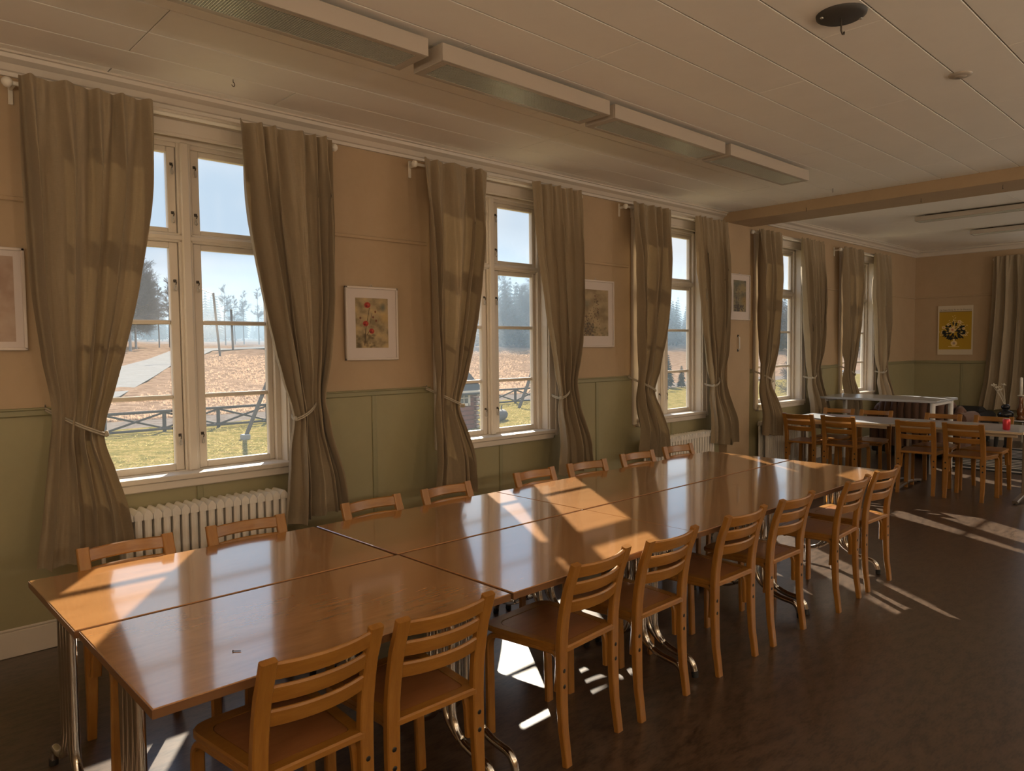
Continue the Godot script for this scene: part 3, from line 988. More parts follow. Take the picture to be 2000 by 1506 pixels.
func ring_plate(st: SurfaceTool, outer: PackedVector2Array, inner: PackedVector2Array, y1: float, y0: float, bevel: float) -> void:
	# horizontal ring between two outlines of the same point count (x, z)
	var n := outer.size()
	var c := Vector2.ZERO
	for q in outer: c += q
	c /= n
	for i in n:
		var j := (i + 1) % n
		var o0 := outer[i]
		var o1 := outer[j]
		var b0 := o0 + (c - o0).normalized() * bevel
		var b1 := o1 + (c - o1).normalized() * bevel
		var i0 := inner[i]
		var i1 := inner[j]
		st.set_smooth_group(-1)
		quad(st, V(b1, y1), V(b0, y1), V(i0, y1), V(i1, y1))
		st.set_smooth_group(2)
		quad(st, V(o1, y1 - bevel), V(o0, y1 - bevel), V(b0, y1), V(b1, y1))
		st.set_smooth_group(3)
		quad(st, V(o1, y0), V(o0, y0), V(o0, y1 - bevel), V(o1, y1 - bevel))
		st.set_smooth_group(4)
		quad(st, V(i1, y1), V(i0, y1), V(i0, y0), V(i1, y0))
		st.set_smooth_group(-1)
		quad(st, V(i1, y0), V(i0, y0), V(o0, y0), V(o1, y0))

func V(p: Vector2, y: float) -> Vector3:
	return Vector3(p.x, y, p.y)

func make_table(label: String) -> Node3D:
	# 1.2 x 0.7 m, origin on the floor at the middle
	var t := thing("dining_table", label, "table", Vector3.ZERO, 0.0, "lacquered wooden tables pushed into one long table")
	var top := part("tabletop", box_mesh(Vector3(-0.5955, 0.695, -0.3475), Vector3(0.5955, 0.72, 0.3475), 0.0025), M.table_wood, t)
	var e := begin()
	for s in [-1, 1]:
		box(e, Vector3(-0.5962, 0.6945, s * 0.348 - 0.0012), Vector3(0.5962, 0.7175, s * 0.348 + 0.0012))
		box(e, Vector3(s * 0.596 - 0.0012, 0.6945, -0.349), Vector3(s * 0.596 + 0.0012, 0.7175, 0.349))
	part("edge_band", done(e), M.table_edge, top)
	for s in [-1, 1]:
		part("side_rail", box_mesh(Vector3(-0.50, 0.660, s * 0.20 - 0.011), Vector3(0.50, 0.695, s * 0.20 + 0.011), 0.003), M.table_edge, t)
		var x: float = s * 0.548
		part("leg_plate", box_mesh(Vector3(x - 0.022, 0.685, -0.26), Vector3(x + 0.022, 0.695, 0.26), 0.002), M.chrome, t)
		for k in [-1, 1]:
			# outer tube sweeps into the foot, inner tube is welded to it
			var p := arc_path([Vector3(x, 0.686, k * 0.066), Vector3(x, 0.15, k * 0.066), Vector3(x, 0.095, k * 0.155), Vector3(x, 0.082, k * 0.285), Vector3(x, 0.02, k * 0.30)], [0.07, 0.05, 0.045], 7)
			part("leg", tube_mesh(p, 0.016, 14), M.chrome, t)
			part("brace_tube", tube_mesh(arc_path([Vector3(x, 0.686, k * 0.022), Vector3(x, 0.17, k * 0.022), Vector3(x, 0.118, k * 0.115)], [0.07], 7), 0.016, 14), M.chrome, t)
			part("rubber_tip", tube_mesh([Vector3(x, 0.0, k * 0.302), Vector3(x, 0.03, k * 0.2985)], 0.0165, 12), M.rubber, t)
	return t

func build_long_table() -> void:
	var names := ["nearest", "second", "third", "farthest"]
	var xs := [[0.596, 1.803, 2.999, 4.182], [0.606, 1.812, 3.002, 4.186]]
	var ys := [0.0, 0.002, -0.001, 0.001, -0.004, 0.001, 0.0, 0.002]
	var proto: Node3D = null
	for row in 2:
		for i in 4:
			var label: String = "%s table of the %s row of the long wooden table" % [names[i], ["window side", "room side"][row]]
			var at := Vector3(xs[row][i], 0, 1.625 if row == 0 else 2.336)
			var turn: float = [0.0, 0.002, -0.002, 0.001, -0.001, 0.002, 0.0, -0.002][row * 4 + i]
			if proto == null:
				proto = make_table(label)
				proto.position = at
			else:
				copy_of(proto, at, turn, label)
	# chairs on both sides
	var ord := ["first", "second", "third", "fourth", "fifth", "sixth", "seventh", "eighth"]
	var near := [[0.432, 2.690, 2.0], [0.855, 2.700, -1.0], [1.625, 2.680, 4.0], [2.100, 2.685, 0.5], [2.712, 2.690, -0.5], [3.232, 2.70, -0.5], [3.966, 2.725, 3.0], [4.466, 2.715, -1.5]]
	var wall := [[0.376, 1.240, 1.5], [0.899, 1.240, -0.5], [1.594, 1.242, 2.5], [2.115, 1.230, 3.0], [2.855, 1.222, 1.0], [3.360, 1.236, -5.0], [3.966, 1.216, -4.0], [4.508, 1.216, -3.5]]
	var chair: Node3D = null
	for i in 8:
		var label: String = "%s wooden chair from the near end on the room side of the long table" % ord[i]
		var at := Vector3(near[i][0], 0, near[i][1])
		if chair == null:
			chair = make_chair(label)
			chair.position = at
			chair.rotation.y = deg_to_rad(near[i][2])
		else:
			copy_of(chair, at, deg_to_rad(near[i][2]), label)
	for i in 8:
		copy_of(chair, Vector3(wall[i][0], 0, wall[i][1]), PI + deg_to_rad(wall[i][2]), "%s wooden chair from the near end on the window side of the long table" % ord[i])
	# far group: grey tables with eight of the same chairs
	var o4 := ["first", "second", "third", "fourth"]
	var fz := [0.60, 1.06, 1.86, 2.31]
	var bz := [0.655, 1.105, 1.84, 2.335]
	var fa := [-2.0, 1.0, 4.0, -3.0]
	for i in 4:
		copy_of(chair, Vector3(7.845, 0, fz[i] + 0.01), -PI / 2 + deg_to_rad(fa[i]), "%s chair from the windows on the near side of the grey tables" % o4[i])
		copy_of(chair, Vector3(8.755, 0, bz[i]), PI / 2 + deg_to_rad([2.0, 3.0, 1.0, -2.0][i]), "%s chair from the windows on the far side of the grey tables" % o4[i])

func build_far_group() -> void:
	# two grey-topped tables on steel T-legs
	var proto: Node3D = null
	for i in 2:
		var label: String = ["grey topped table by the windows in the far group", "grey topped table with the red can in the far group"][i]
		var at := Vector3(8.29, 0, 0.985 + 1.212 * i)
		if proto == null:
			proto = thing("canteen_table", label, "table", at, 0.0, "grey canteen tables")
			part("tabletop", box_mesh(Vector3(-0.395, 0.699, -0.60), Vector3(0.395, 0.72, 0.60), 0.003), M.grey_top, proto)
			var e := begin()
			for s in [-1, 1]:
				box(e, Vector3(-0.398, 0.697, s * 0.600 - 0.003), Vector3(0.398, 0.7185, s * 0.600 + 0.003))
				box(e, Vector3(s * 0.395 - 0.003, 0.697, -0.603), Vector3(s * 0.395 + 0.003, 0.7185, 0.603))
			part("edge_band", done(e), M.light_wood_edge, proto)
			for s in [-1, 1]:
				part("side_rail", box_mesh(Vector3(s * 0.3 - 0.012, 0.655, -0.54), Vector3(s * 0.3 + 0.012, 0.70, 0.54), 0.003), M.light_wood_edge, proto)
				part("leg", box_mesh(Vector3(-0.035, 0.045, s * 0.545 - 0.018), Vector3(0.035, 0.70, s * 0.545 + 0.018), 0.006), M.steel_worn, proto)
				var f := begin()
				sweep(f, [Vector3(-0.36, 0.022, s * 0.545), Vector3(-0.15, 0.045, s * 0.545), Vector3(0, 0.055, s * 0.545), Vector3(0.15, 0.045, s * 0.545), Vector3(0.36, 0.022, s * 0.545)], Vector3(0, 0, 1), rect_profile(0.05, 0.028, 0.006))
				part("foot_bar", done(f), M.steel_worn, proto)
				for k in [-1, 1]:
					part("glide", tube_mesh([Vector3(k * 0.34, 0.0, s * 0.545), Vector3(k * 0.34, 0.02, s * 0.545)], 0.02, 10), M.rubber, proto)
		else:
			copy_of(proto, at, 0.0, label)
	# red drinks can
	var can := thing("drink_can", "red drinks can standing on the grey table end", "can", Vector3(8.05, 0.72, 2.63), 0.5)
	part("can_body", lathe_mesh([Vector2(0.024, 0.0), Vector2(0.029, 0.004), Vector2(0.033, 0.012), Vector2(0.033, 0.101), Vector2(0.0275, 0.112)], 24), M.can_red, can)
	part("lid", lathe_mesh([Vector2(0.0275, 0.112), Vector2(0.0278, 0.115), Vector2(0.025, 0.1155), Vector2(0.024, 0.112), Vector2(0, 0.112)], 24), M.can_metal, can)
	var lb := begin()
	lb.set_smooth_group(1)
	for i in 6:
		var a0 := -0.9 + i * 0.1
		var a1 := a0 + 0.1
		var p := func(a, y): return Vector3(sin(a) * -0.0334, y, cos(a) * 0.0334)
		quad(lb, p.call(a1, 0.018), p.call(a0, 0.018), p.call(a0, 0.05), p.call(a1, 0.05))
	part("label_patch", done(lb), M.can_label, can)
	# high grey work table by the corner windows
	var d := thing("standing_desk", "tall grey table on white legs by the corner windows", "table", Vector3(9.60, 0, 0.93))
	part("tabletop", box_mesh(Vector3(-0.40, 0.872, -0.73), Vector3(0.40, 0.90, 0.73), 0.003), M.grey_top, d)
	for sx in [-1, 1]:
		for sz in [-1, 1]:
			part("leg", tube_mesh([Vector3(sx * 0.345, 0.0, sz * 0.665), Vector3(sx * 0.345, 0.872, sz * 0.665)], 0.03, 14), M.leg_white, d)
	for sz in [-1, 1]:
		part("rail", box_mesh(Vector3(-0.33, 0.83, sz * 0.665 - 0.012), Vector3(0.33, 0.872, sz * 0.665 + 0.012), 0.003), M.leg_white, d)
	# brown channel-backed sofa
	var s := thing("sofa", "brown velvet sofa with channelled rolled back behind the tall desk", "sofa", Vector3(10.84, 0, 0.98), 0.0)
	var st := begin()
	var n := 12
	# back: a row of fat vertical channels bent round the rear, each a rounded roll going over the top
	for i in n:
		var u := float(i) / (n - 1) * 2.0 - 1.0
		var zc := u * 0.52
		var ease := 0.16 * pow(absf(u), 3.0)
		var top := 0.80 - 0.12 * pow(absf(u), 4.0)
		var p := [Vector3(-0.36 + ease, 0.16, zc), Vector3(-0.38 + ease, 0.45, zc), Vector3(-0.40 + ease, top - 0.12, zc), Vector3(-0.37 + ease, top - 0.02, zc), Vector3(-0.30 + ease, top + 0.012, zc), Vector3(-0.22 + ease, top - 0.02, zc), Vector3(-0.18 + ease, top - 0.12, zc), Vector3(-0.16 + ease, 0.42, zc)]
		tube(st, p, 0.052, 10)
	part("channel_back", done(st), M.brown_velvet, s)
	part("seat_cushion", box_mesh(Vector3(-0.22, 0.22, -0.46), Vector3(0.36, 0.44, 0.46), 0.06), M.brown_velvet, s)
	for k in [-1, 1]:
		var a := begin()
		box(a, Vector3(-0.30, 0.14, k * 0.54 - 0.08), Vector3(0.36, 0.52, k * 0.54 + 0.08), 0.05)
		tube(a, [Vector3(-0.3, 0.56, k * 0.54), Vector3(0.37, 0.54, k * 0.54)], 0.10, 14)
		part("arm", done(a), M.brown_velvet, s)
	part("base", box_mesh(Vector3(-0.34, 0.05, -0.56), Vector3(0.34, 0.22, 0.56), 0.02), M.black_fabric, s)
	for sx in [-1, 1]:
		for sz in [-1, 1]:
			part("foot", box_mesh(Vector3(sx * 0.3 - 0.02, 0, sz * 0.48 - 0.02), Vector3(sx * 0.3 + 0.02, 0.06, sz * 0.48 + 0.02), 0.004), M.black_fabric, s)
	# black sofa along the end wall
	var b := thing("black_sofa", "low black sofa against the green wainscot of the end wall", "sofa", Vector3(12.90, 0, 0.74))
	part("seat", box_mesh(Vector3(-0.42, 0.12, -0.52), Vector3(0.30, 0.42, 0.46), 0.05), M.black_fabric, b)
	for k in 2:
		part("back_cushion", box_mesh(Vector3(0.06, 0.36, -0.52 + k * 0.50), Vector3(0.38, 0.56, -0.03 + k * 0.50), 0.07), M.black_fabric, b)
	for k in [-0.56, 0.50]:
		part("arm", box_mesh(Vector3(-0.42, 0.10, k - 0.08), Vector3(0.38, 0.50, k + 0.08), 0.05), M.black_fabric, b)
	for sx in [-0.36, 0.32]:
		for sz in [-0.54, 0.48]:
			part("foot", tube_mesh([Vector3(sx, 0, sz), Vector3(sx, 0.12, sz)], 0.025, 8), M.bolt, b)
	# low coffee table with vase, candle and plant
	var c := thing("coffee_table", "low dark table with vase and candle by the end wall", "table", Vector3(11.55, 0.009, 2.25))
	part("tabletop", box_mesh(Vector3(-0.35, 0.505, -0.55), Vector3(0.35, 0.53, 0.55), 0.004), M.black_glaze, c)
	part("edge_strip", box_mesh(Vector3(-0.353, 0.519, -0.553), Vector3(0.353, 0.529, 0.553), 0.001), M.leg_white, c)
	for sx in [-1, 1]:
		for sz in [-1, 1]:
			var p := [Vector3(sx * 0.30, 0.0, sz * 0.50), Vector3(sx * 0.27, 0.12, sz * 0.47), Vector3(sx * 0.26, 0.30, sz * 0.46), Vector3(sx * 0.28, 0.505, sz * 0.48)]
			part("leg", tube_mesh(p, 0.03, 10, [0.035, 0.022, 0.028, 0.042]), M.black_fabric, c)
	var v := thing("vase", "round black vase with dried white flowers", "vase", Vector3(11.42, 0.539, 1.86))
	part("vase_body", lathe_mesh([Vector2(0.05, 0), Vector2(0.085, 0.02), Vector2(0.10, 0.055), Vector2(0.085, 0.095), Vector2(0.04, 0.115), Vector2(0.03, 0.125), Vector2(0.052, 0.145), Vector2(0.055, 0.17), Vector2(0.035, 0.195), Vector2(0.022, 0.2)], 24), M.black_glaze, v)
	rng.seed = 77
	for i in 5:
		var dx := rng.randf_range(-0.05, 0.03)
		var dz := -0.02 - 0.034 * i + rng.randf_range(-0.01, 0.01)
		var hgt := 0.42 + rng.randf_range(-0.03, 0.05)
		var stem := part("stem", tube_mesh([Vector3(0, 0.15, 0), Vector3(dx * 0.4, 0.30, dz * 0.4), Vector3(dx, hgt, dz)], 0.003, 5), M.dried_flower, v)
		var f := begin()
		for k in 14:
			var q := Vector3(rng.randf_range(-1, 1), rng.randf_range(-0.5, 0.5), rng.randf_range(-1, 1)) * 0.026
			lathe(f, [Vector2(0, -0.008), Vector2(0.009, 0), Vector2(0, 0.008)], 6, Vector3(dx, hgt + 0.005, dz) + q)
		part("flower_head", done(f), M.dried_flower, stem)
	var cs := thing("candlestick", "amber glass candlestick with a white candle", "candlestick", Vector3(11.50, 0.539, 2.02))
	part("holder", lathe_mesh([Vector2(0.05, 0), Vector2(0.055, 0.012), Vector2(0.03, 0.03), Vector2(0.045, 0.06), Vector2(0.05, 0.10), Vector2(0.032, 0.16), Vector2(0.022, 0.22), Vector2(0.028, 0.29), Vector2(0.02, 0.31)], 16), M.amber_glass, cs)
	part("drip_collar", lathe_mesh([Vector2(0.0, 0.308), Vector2(0.035, 0.312), Vector2(0.052, 0.322), Vector2(0.03, 0.33), Vector2(0.0, 0.332)], 9), M.dried_flower, cs)
	part("candle", lathe_mesh([Vector2(0.0, 0.33), Vector2(0.018, 0.33), Vector2(0.0175, 0.56), Vector2(0.008, 0.575), Vector2(0, 0.576)], 14), M.candle_wax, cs)
	part("wick", tube_mesh([Vector3(0, 0.574, 0), Vector3(0.001, 0.59, 0)], 0.0015, 5), M.bolt, cs)
	var pl := thing("potted_plant", "small dark green potted plant beside the candlestick", "plant", Vector3(11.56, 0.539, 2.24))
	part("pot", lathe_mesh([Vector2(0.05, 0), Vector2(0.07, 0.1), Vector2(0.075, 0.11), Vector2(0.06, 0.11), Vector2(0, 0.1)], 16), M.black_glaze, pl)
	var lf := begin()
	for i in 70:
		var a := rng.randf() * TAU
		var r := rng.randf_range(0.05, 0.19)
		var base := Vector3(cos(a) * r * 0.3, 0.10 + rng.randf() * 0.06, sin(a) * r * 0.3)
		var tip := Vector3(cos(a) * r, 0.14 + rng.randf() * 0.16, sin(a) * r)
		var sd := (tip - base).cross(Vector3.UP).normalized() * 0.016
		var mid := (base + tip) * 0.5 + Vector3(0, 0.025, 0)
		tri(lf, base, mid + sd, tip)
		tri(lf, base, tip, mid - sd)
	part("leaves", done(lf), M.plant_green, pl)
	# striped rag rug
	var rg := thing("rag_rug", "black and white striped rag rug under the coffee table", "rug", Vector3(11.2, 0, 2.35))
	var st_n := 34
	for i in st_n:
		var x0 := -1.25 + 2.5 * i / st_n
		var w := 2.5 / st_n
		part("stripe", box_mesh(Vector3(x0, 0.0, -0.85), Vector3(x0 + w, 0.009, 0.85), 0.003), M.rug_black if i % 2 == 0 or i % 7 == 3 else M.rug_white, rg)

# ------------------------------------------------------------------ pictures
func put_blob(im: Image, cx: float, cy: float, rx: float, ry: float, c: Color, soft := 0.4, a := 1.0, turn := 0.0) -> void:
	var w := im.get_width()
	var h := im.get_height()
	var r := int(maxf(rx, ry) * maxf(w, h)) + 2
	var px := int(cx * w)
	var py := int(cy * h)
	for y in range(max(0, py - r), min(h, py + r)):
		for x in range(max(0, px - r), min(w, px + r)):
			var d := Vector2((x - cx * w), (y - cy * h)).rotated(turn)
			var q := Vector2(d.x / (rx * w), d.y / (ry * w)).length()
			var k := a * (1.0 - smoothstep(1.0 - soft, 1.0, q))
			if k > 0.0: im.set_pixel(x, y, im.get_pixel(x, y).lerp(c, k))

func put_line(im: Image, a: Vector2, b: Vector2, wd: float, c: Color) -> void:
	var n := int((b - a).length() * im.get_height()) + 2
	for i in n:
		var p := a.lerp(b, float(i) / n)
		put_blob(im, p.x, p.y, wd, wd, c, 0.6, 0.8)

func wash(w: int, h: int, sd: int, c0: Color, c1: Color, c2: Color) -> Image:
	var im := Image.create(w, h, false, Image.FORMAT_RGB8)
	var n := FastNoiseLite.new()
	n.seed = sd
	n.frequency = 0.012
	n.fractal_octaves = 4
	for y in h:
		for x in w:
			var t := clampf(n.get_noise_2d(x, y) * 1.1 + 0.5, 0, 1)
			im.set_pixel(x, y, c0.lerp(c1, t * 2) if t < 0.5 else c1.lerp(c2, t * 2 - 1))
	return im

func print_mat(called: String, im: Image) -> StandardMaterial3D:
	var m := plain(called, Color.WHITE, 0.75)
	m.albedo_texture = ImageTexture.create_from_image(im)
	m.texture_repeat = false
	return m

func uv_quad(w: float, h: float, z: float) -> ArrayMesh:
	var st := SurfaceTool.new()
	st.begin(Mesh.PRIMITIVE_TRIANGLES)
	var p := [Vector3(-w / 2, -h / 2, z), Vector3(w / 2, -h / 2, z), Vector3(w / 2, h / 2, z), Vector3(-w / 2, h / 2, z)]
	var uv := [Vector2(0, 1), Vector2(1, 1), Vector2(1, 0), Vector2(0, 0)]
	for i in [0, 2, 1, 0, 3, 2]:
		st.set_normal(Vector3(0, 0, 1))
		st.set_uv(uv[i])
		st.add_vertex(p[i])
	return st.commit()

func picture(label: String, at: Vector3, w: float, h: float, iw: float, ih: float, dy: float, m: Material, frame: Material, turn := 0.0, rim := 0.016) -> void:
	var t := thing("framed_picture", label, "picture", at, turn, "framed flower pictures")
	var st := begin()
	for s in [-1, 1]:
		box(st, Vector3(s * (w / 2 - rim / 2) - rim / 2, -h / 2, 0.0), Vector3(s * (w / 2 - rim / 2) + rim / 2, h / 2, 0.022), 0.003)
		box(st, Vector3(-w / 2, s * (h / 2 - rim / 2) - rim / 2, 0.0), Vector3(w / 2, s * (h / 2 - rim / 2) + rim / 2, 0.022), 0.003)
	part("frame", done(st), frame, t)
	var mt := begin()
	box(mt, Vector3(-w / 2 + rim * 0.5, -h / 2 + rim * 0.5, 0.004), Vector3(w / 2 - rim * 0.5, h / 2 - rim * 0.5, 0.010))
	var mat := part("mat_board", done(mt), M.mat_board, t)
	part("print", uv_quad(iw, ih, 0.0106), m, mat, Vector3(0, dy, 0))
	var hk := begin()
	var ring := []
	for k in 13: ring.append(Vector3(cos(TAU * k / 12.0) * 0.009, h / 2 + 0.008 + sin(TAU * k / 12.0) * 0.009, 0.006))
	tube(hk, ring, 0.0018, 5)
	part("hanging_ring", done(hk), M.zinc, t)

func build_pictures() -> void:
	var red := Color(0.62, 0.16, 0.12)
	var dk := Color(0.26, 0.20, 0.13)
	# poppies
	var a := wash(160, 256, 3, Color(0.50, 0.44, 0.32), Color(0.64, 0.56, 0.42), Color(0.72, 0.62, 0.44))
	put_blob(a, 0.84, 0.18, 0.14, 0.20, Color(0.36, 0.37, 0.34), 1.0, 0.8)
	put_blob(a, 0.9, 0.4, 0.25, 0.25, Color(0.74, 0.6, 0.34), 1.0, 0.5)
	put_line(a, Vector2(0.42, 0.2), Vector2(0.30, 0.62), 0.010, dk)
	put_line(a, Vector2(0.30, 0.62), Vector2(0.26, 0.95), 0.013, dk)
	put_line(a, Vector2(0.45, 0.62), Vector2(0.33, 0.74), 0.010, dk)
	put_line(a, Vector2(0.5, 0.3), Vector2(0.42, 0.55), 0.008, dk)
	for b in [[0.36, 0.14, 0.11, 0.11], [0.30, 0.51, 0.10, 0.10], [0.48, 0.66, 0.09, 0.10]]:
		put_blob(a, b[0], b[1], b[2], b[3], red, 0.35, 0.95, 0.5)
		put_blob(a, b[0] + 0.03, b[1] - 0.01, b[2] * 0.4, b[3] * 0.5, Color(0.75, 0.34, 0.26), 0.6, 0.8)
		put_blob(a, b[0] - 0.03, b[1] + 0.02, b[2] * 0.35, b[3] * 0.3, Color(0.28, 0.10, 0.08), 0.6, 0.8)
	for b in [[0.14, 0.40], [0.62, 0.45], [0.53, 0.38], [0.6, 0.27]]: put_blob(a, b[0], b[1], 0.035, 0.05, Color(0.42, 0.24, 0.15), 0.5, 0.9)
	rng.seed = 4
	for i in 26: put_blob(a, rng.randf_range(0.0, 0.55), rng.randf_range(0.72, 1.0), rng.randf_range(0.03, 0.1), rng.randf_range(0.03, 0.1), Color(0.30, 0.25, 0.17), 0.9, 0.5)
	picture("white framed poppy watercolour between the first two windows", Vector3(2.352, 1.775, 0.012), 0.436, 0.523, 0.272, 0.356, 0.004, print_mat("poppy_print", a), M.frame_white)
	# dark spires in a meadow
	var b2 := wash(144, 256, 8, Color(0.52, 0.45, 0.34), Color(0.60, 0.53, 0.41), Color(0.66, 0.58, 0.45))
	put_blob(b2, 0.1, 0.3, 0.3, 0.25, Color(0.45, 0.44, 0.38), 1.0, 0.7)
	for i in 130:
		var t := rng.randf()
		var x := rng.randf_range(0.02, 0.36) if t < 0.6 else rng.randf_range(0.3, 0.64)
		var y := rng.randf_range(0.55 - x * 0.4, 1.0) if t < 0.6 else rng.randf_range(0.12, 0.75)
		if t >= 0.6: x = 0.5 + (x - 0.47) * (0.25 + y * 0.8)
		put_blob(b2, x, y, rng.randf_range(0.012, 0.035), rng.randf_range(0.012, 0.04), Color(0.29, 0.22, 0.18) if rng.randf() < 0.75 else Color(0.42, 0.24, 0.18), 0.7, 0.75)
	for i in 40: put_blob(b2, rng.randf_range(0.0, 0.4), rng.randf_range(0.7, 1.0), 0.05, 0.06, Color(0.27, 0.25, 0.24), 0.9, 0.5)
	for i in 20: put_blob(b2, rng.randf_range(0.4, 1.0), rng.randf_range(0.8, 1.0), 0.06, 0.05, Color(0.40, 0.37, 0.26), 0.9, 0.5)
	picture("white framed meadow watercolour between the second and third windows", Vector3(4.83, 1.906, 0.012), 0.532, 0.634, 0.365, 0.438, 0.008, print_mat("meadow_print", b2), M.frame_white)
	# grey lupins on the pilaster
	var c := wash(128, 256, 9, Color(0.40, 0.38, 0.32), Color(0.50, 0.47, 0.38), Color(0.58, 0.52, 0.38))
	put_blob(c, 0.85, 0.62, 0.35, 0.5, Color(0.62, 0.50, 0.28), 1.0, 0.7)
	put_blob(c, 0.3, 0.1, 0.5, 0.3, Color(0.36, 0.37, 0.34), 1.0, 0.7)
	for i in 90:
		var col := rng.randf()
		var x := (0.24 if col < 0.4 else 0.4 if col < 0.7 else rng.randf()) + rng.randf_range(-0.05, 0.05)
		put_blob(c, x, rng.randf_range(0.25, 0.9), 0.03, 0.04, Color(0.30, 0.25, 0.26), 0.7, 0.7)
	for i in 40: put_blob(c, rng.randf_range(0.05, 0.8), rng.randf_range(0.78, 0.98), 0.08, 0.07, Color(0.24, 0.22, 0.24), 0.8, 0.6)
	picture("narrow framed grey flower print hanging on the pilaster", Vector3(7.315, 2.158, 0.104), 0.458, 0.536, 0.285, 0.365, 0.012, print_mat("lupin_print", c), M.frame_white, 0.0, 0.012)
	# leaf print at the left edge
	var d := wash(160, 220, 10, Color(0.63, 0.53, 0.46), Color(0.68, 0.59, 0.52), Color(0.70, 0.62, 0.55))
	put_blob(d, 0.55, 0.15, 0.5, 0.4, Color(0.50, 0.36, 0.30), 1.0, 0.6)
	for q in [[0.66, 0.42, 0.10, 0.035, 0.3], [0.74, 0.45, 0.035, 0.09, 0.25], [0.64, 0.55, 0.05, 0.13, -0.4], [0.66, 0.68, 0.05, 0.11, -0.5], [0.5, 0.5, 0.06, 0.16, 0.4]]:
		put_blob(d, q[0], q[1], q[2], q[3], Color(0.14, 0.17, 0.10), 0.25, 0.95, q[4])
		put_blob(d, q[0] - 0.01, q[1], q[2] * 0.4, q[3] * 0.6, Color(0.35, 0.36, 0.22), 0.6, 0.7, q[4])
	picture("white framed leaf print at the left of the nearest window", Vector3(0.02, 1.868, 0.012), 0.46, 0.53, 0.36, 0.44, 0.0, print_mat("leaf_print", d), M.frame_white)
	# yellow bouquet poster on the end wall
	var im := Image.create(212, 332, false, Image.FORMAT_RGB8)
	im.fill(Color(0.80, 0.75, 0.66))
	im.fill_rect(Rect2i(8, 42, 196, 254), Color(0.70, 0.56, 0.13))
	im.fill_rect(Rect2i(8, 38, 196, 3), Color(0.25, 0.17, 0.08))
	rng.seed = 21
	var ink := Color(0.07, 0.09, 0.09)
	var cream := Color(0.88, 0.78, 0.56)
	for i in 30:
		var an := rng.randf_range(-PI * 1.12, PI * 0.12)
		var l := rng.randf_range(0.30, 0.44)
		var tip := Vector2(0.48 + cos(an) * l, 0.55 + sin(an) * l * 0.60)
		put_line(im, Vector2(0.47, 0.58).lerp(tip, 0.35), tip, 0.007, Color(0.42, 0.34, 0.12))
		for k in 4: put_blob(im, lerpf(0.47, tip.x, 0.58 + k * 0.14), lerpf(0.58, tip.y, 0.58 + k * 0.14), 0.024, 0.018, cream, 0.4)
	for i in 80:
		var an := rng.randf() * TAU
		var l := sqrt(rng.randf()) * 0.33
		put_blob(im, 0.47 + cos(an) * l, 0.52 + sin(an) * l * 0.52, rng.randf_range(0.035, 0.075), rng.randf_range(0.018, 0.032), ink, 0.3, 1.0, -an)
	for i in 10: put_blob(im, 0.46 + rng.randf_range(-0.05, 0.05), 0.20 + i * 0.014, 0.014, 0.014, cream, 0.4)
	for q in [[0.42, 0.49, 0.10], [0.62, 0.33, 0.055], [0.17, 0.44, 0.05], [0.30, 0.38, 0.04], [0.74, 0.47, 0.04]]:
		for k in 5: put_blob(im, q[0] + cos(k * 1.257) * q[2] * 0.7, q[1] + sin(k * 1.257) * q[2] * 0.45, q[2] * 0.55, q[2] * 0.5, cream, 0.3)
		put_blob(im, q[0], q[1], q[2] * 0.4, q[2] * 0.4, Color(0.78, 0.45, 0.36), 0.5)
	put_blob(im, 0.47, 0.765, 0.10, 0.095, cream, 0.15)
	put_blob(im, 0.47, 0.765, 0.05, 0.05, Color(0.66, 0.56, 0.50), 0.5)
	im.fill_rect(Rect2i(94, 224, 12, 20), cream)
	im.fill_rect(Rect2i(90, 264, 20, 10), cream)
	im.fill_rect(Rect2i(66, 274, 66, 4), cream)
	var po := thing("poster", "yellow poster of a flower bouquet on the end wall", "poster", Vector3(X1 - 0.012, 1.815, 0.64), -PI / 2)
	part("board", box_mesh(Vector3(-0.265, -0.415, 0.0), Vector3(0.265, 0.415, 0.008), 0.002), M.paper, po)
	var pr := part("print", uv_quad(0.53, 0.83, 0.0084), print_mat("bouquet_print", im), po)
	var font := SystemFont.new()
	font.font_names = PackedStringArray(["Droid Serif"])
	font.font_italic = true
	for ln in [["En Fana Nora Är Ny Är Blomma", 0.346, 40, 0.48], ["~ ~~~~ ~~ ~~~", -0.318, 20, 0.20]]:
		if ln[0].begins_with("~"): continue
		var tm := TextMesh.new()
		tm.text = ln[0]
		tm.font = font
		tm.font_size = ln[2]
		tm.depth = 0.0006
		tm.pixel_size = 0.001
		var wd: float = tm.get_aabb().size.x
		if wd > 0: tm.pixel_size = 0.001 * ln[3] / wd
		part("lettering", tm, M.bolt, pr, Vector3(0, ln[1], 0.0088))

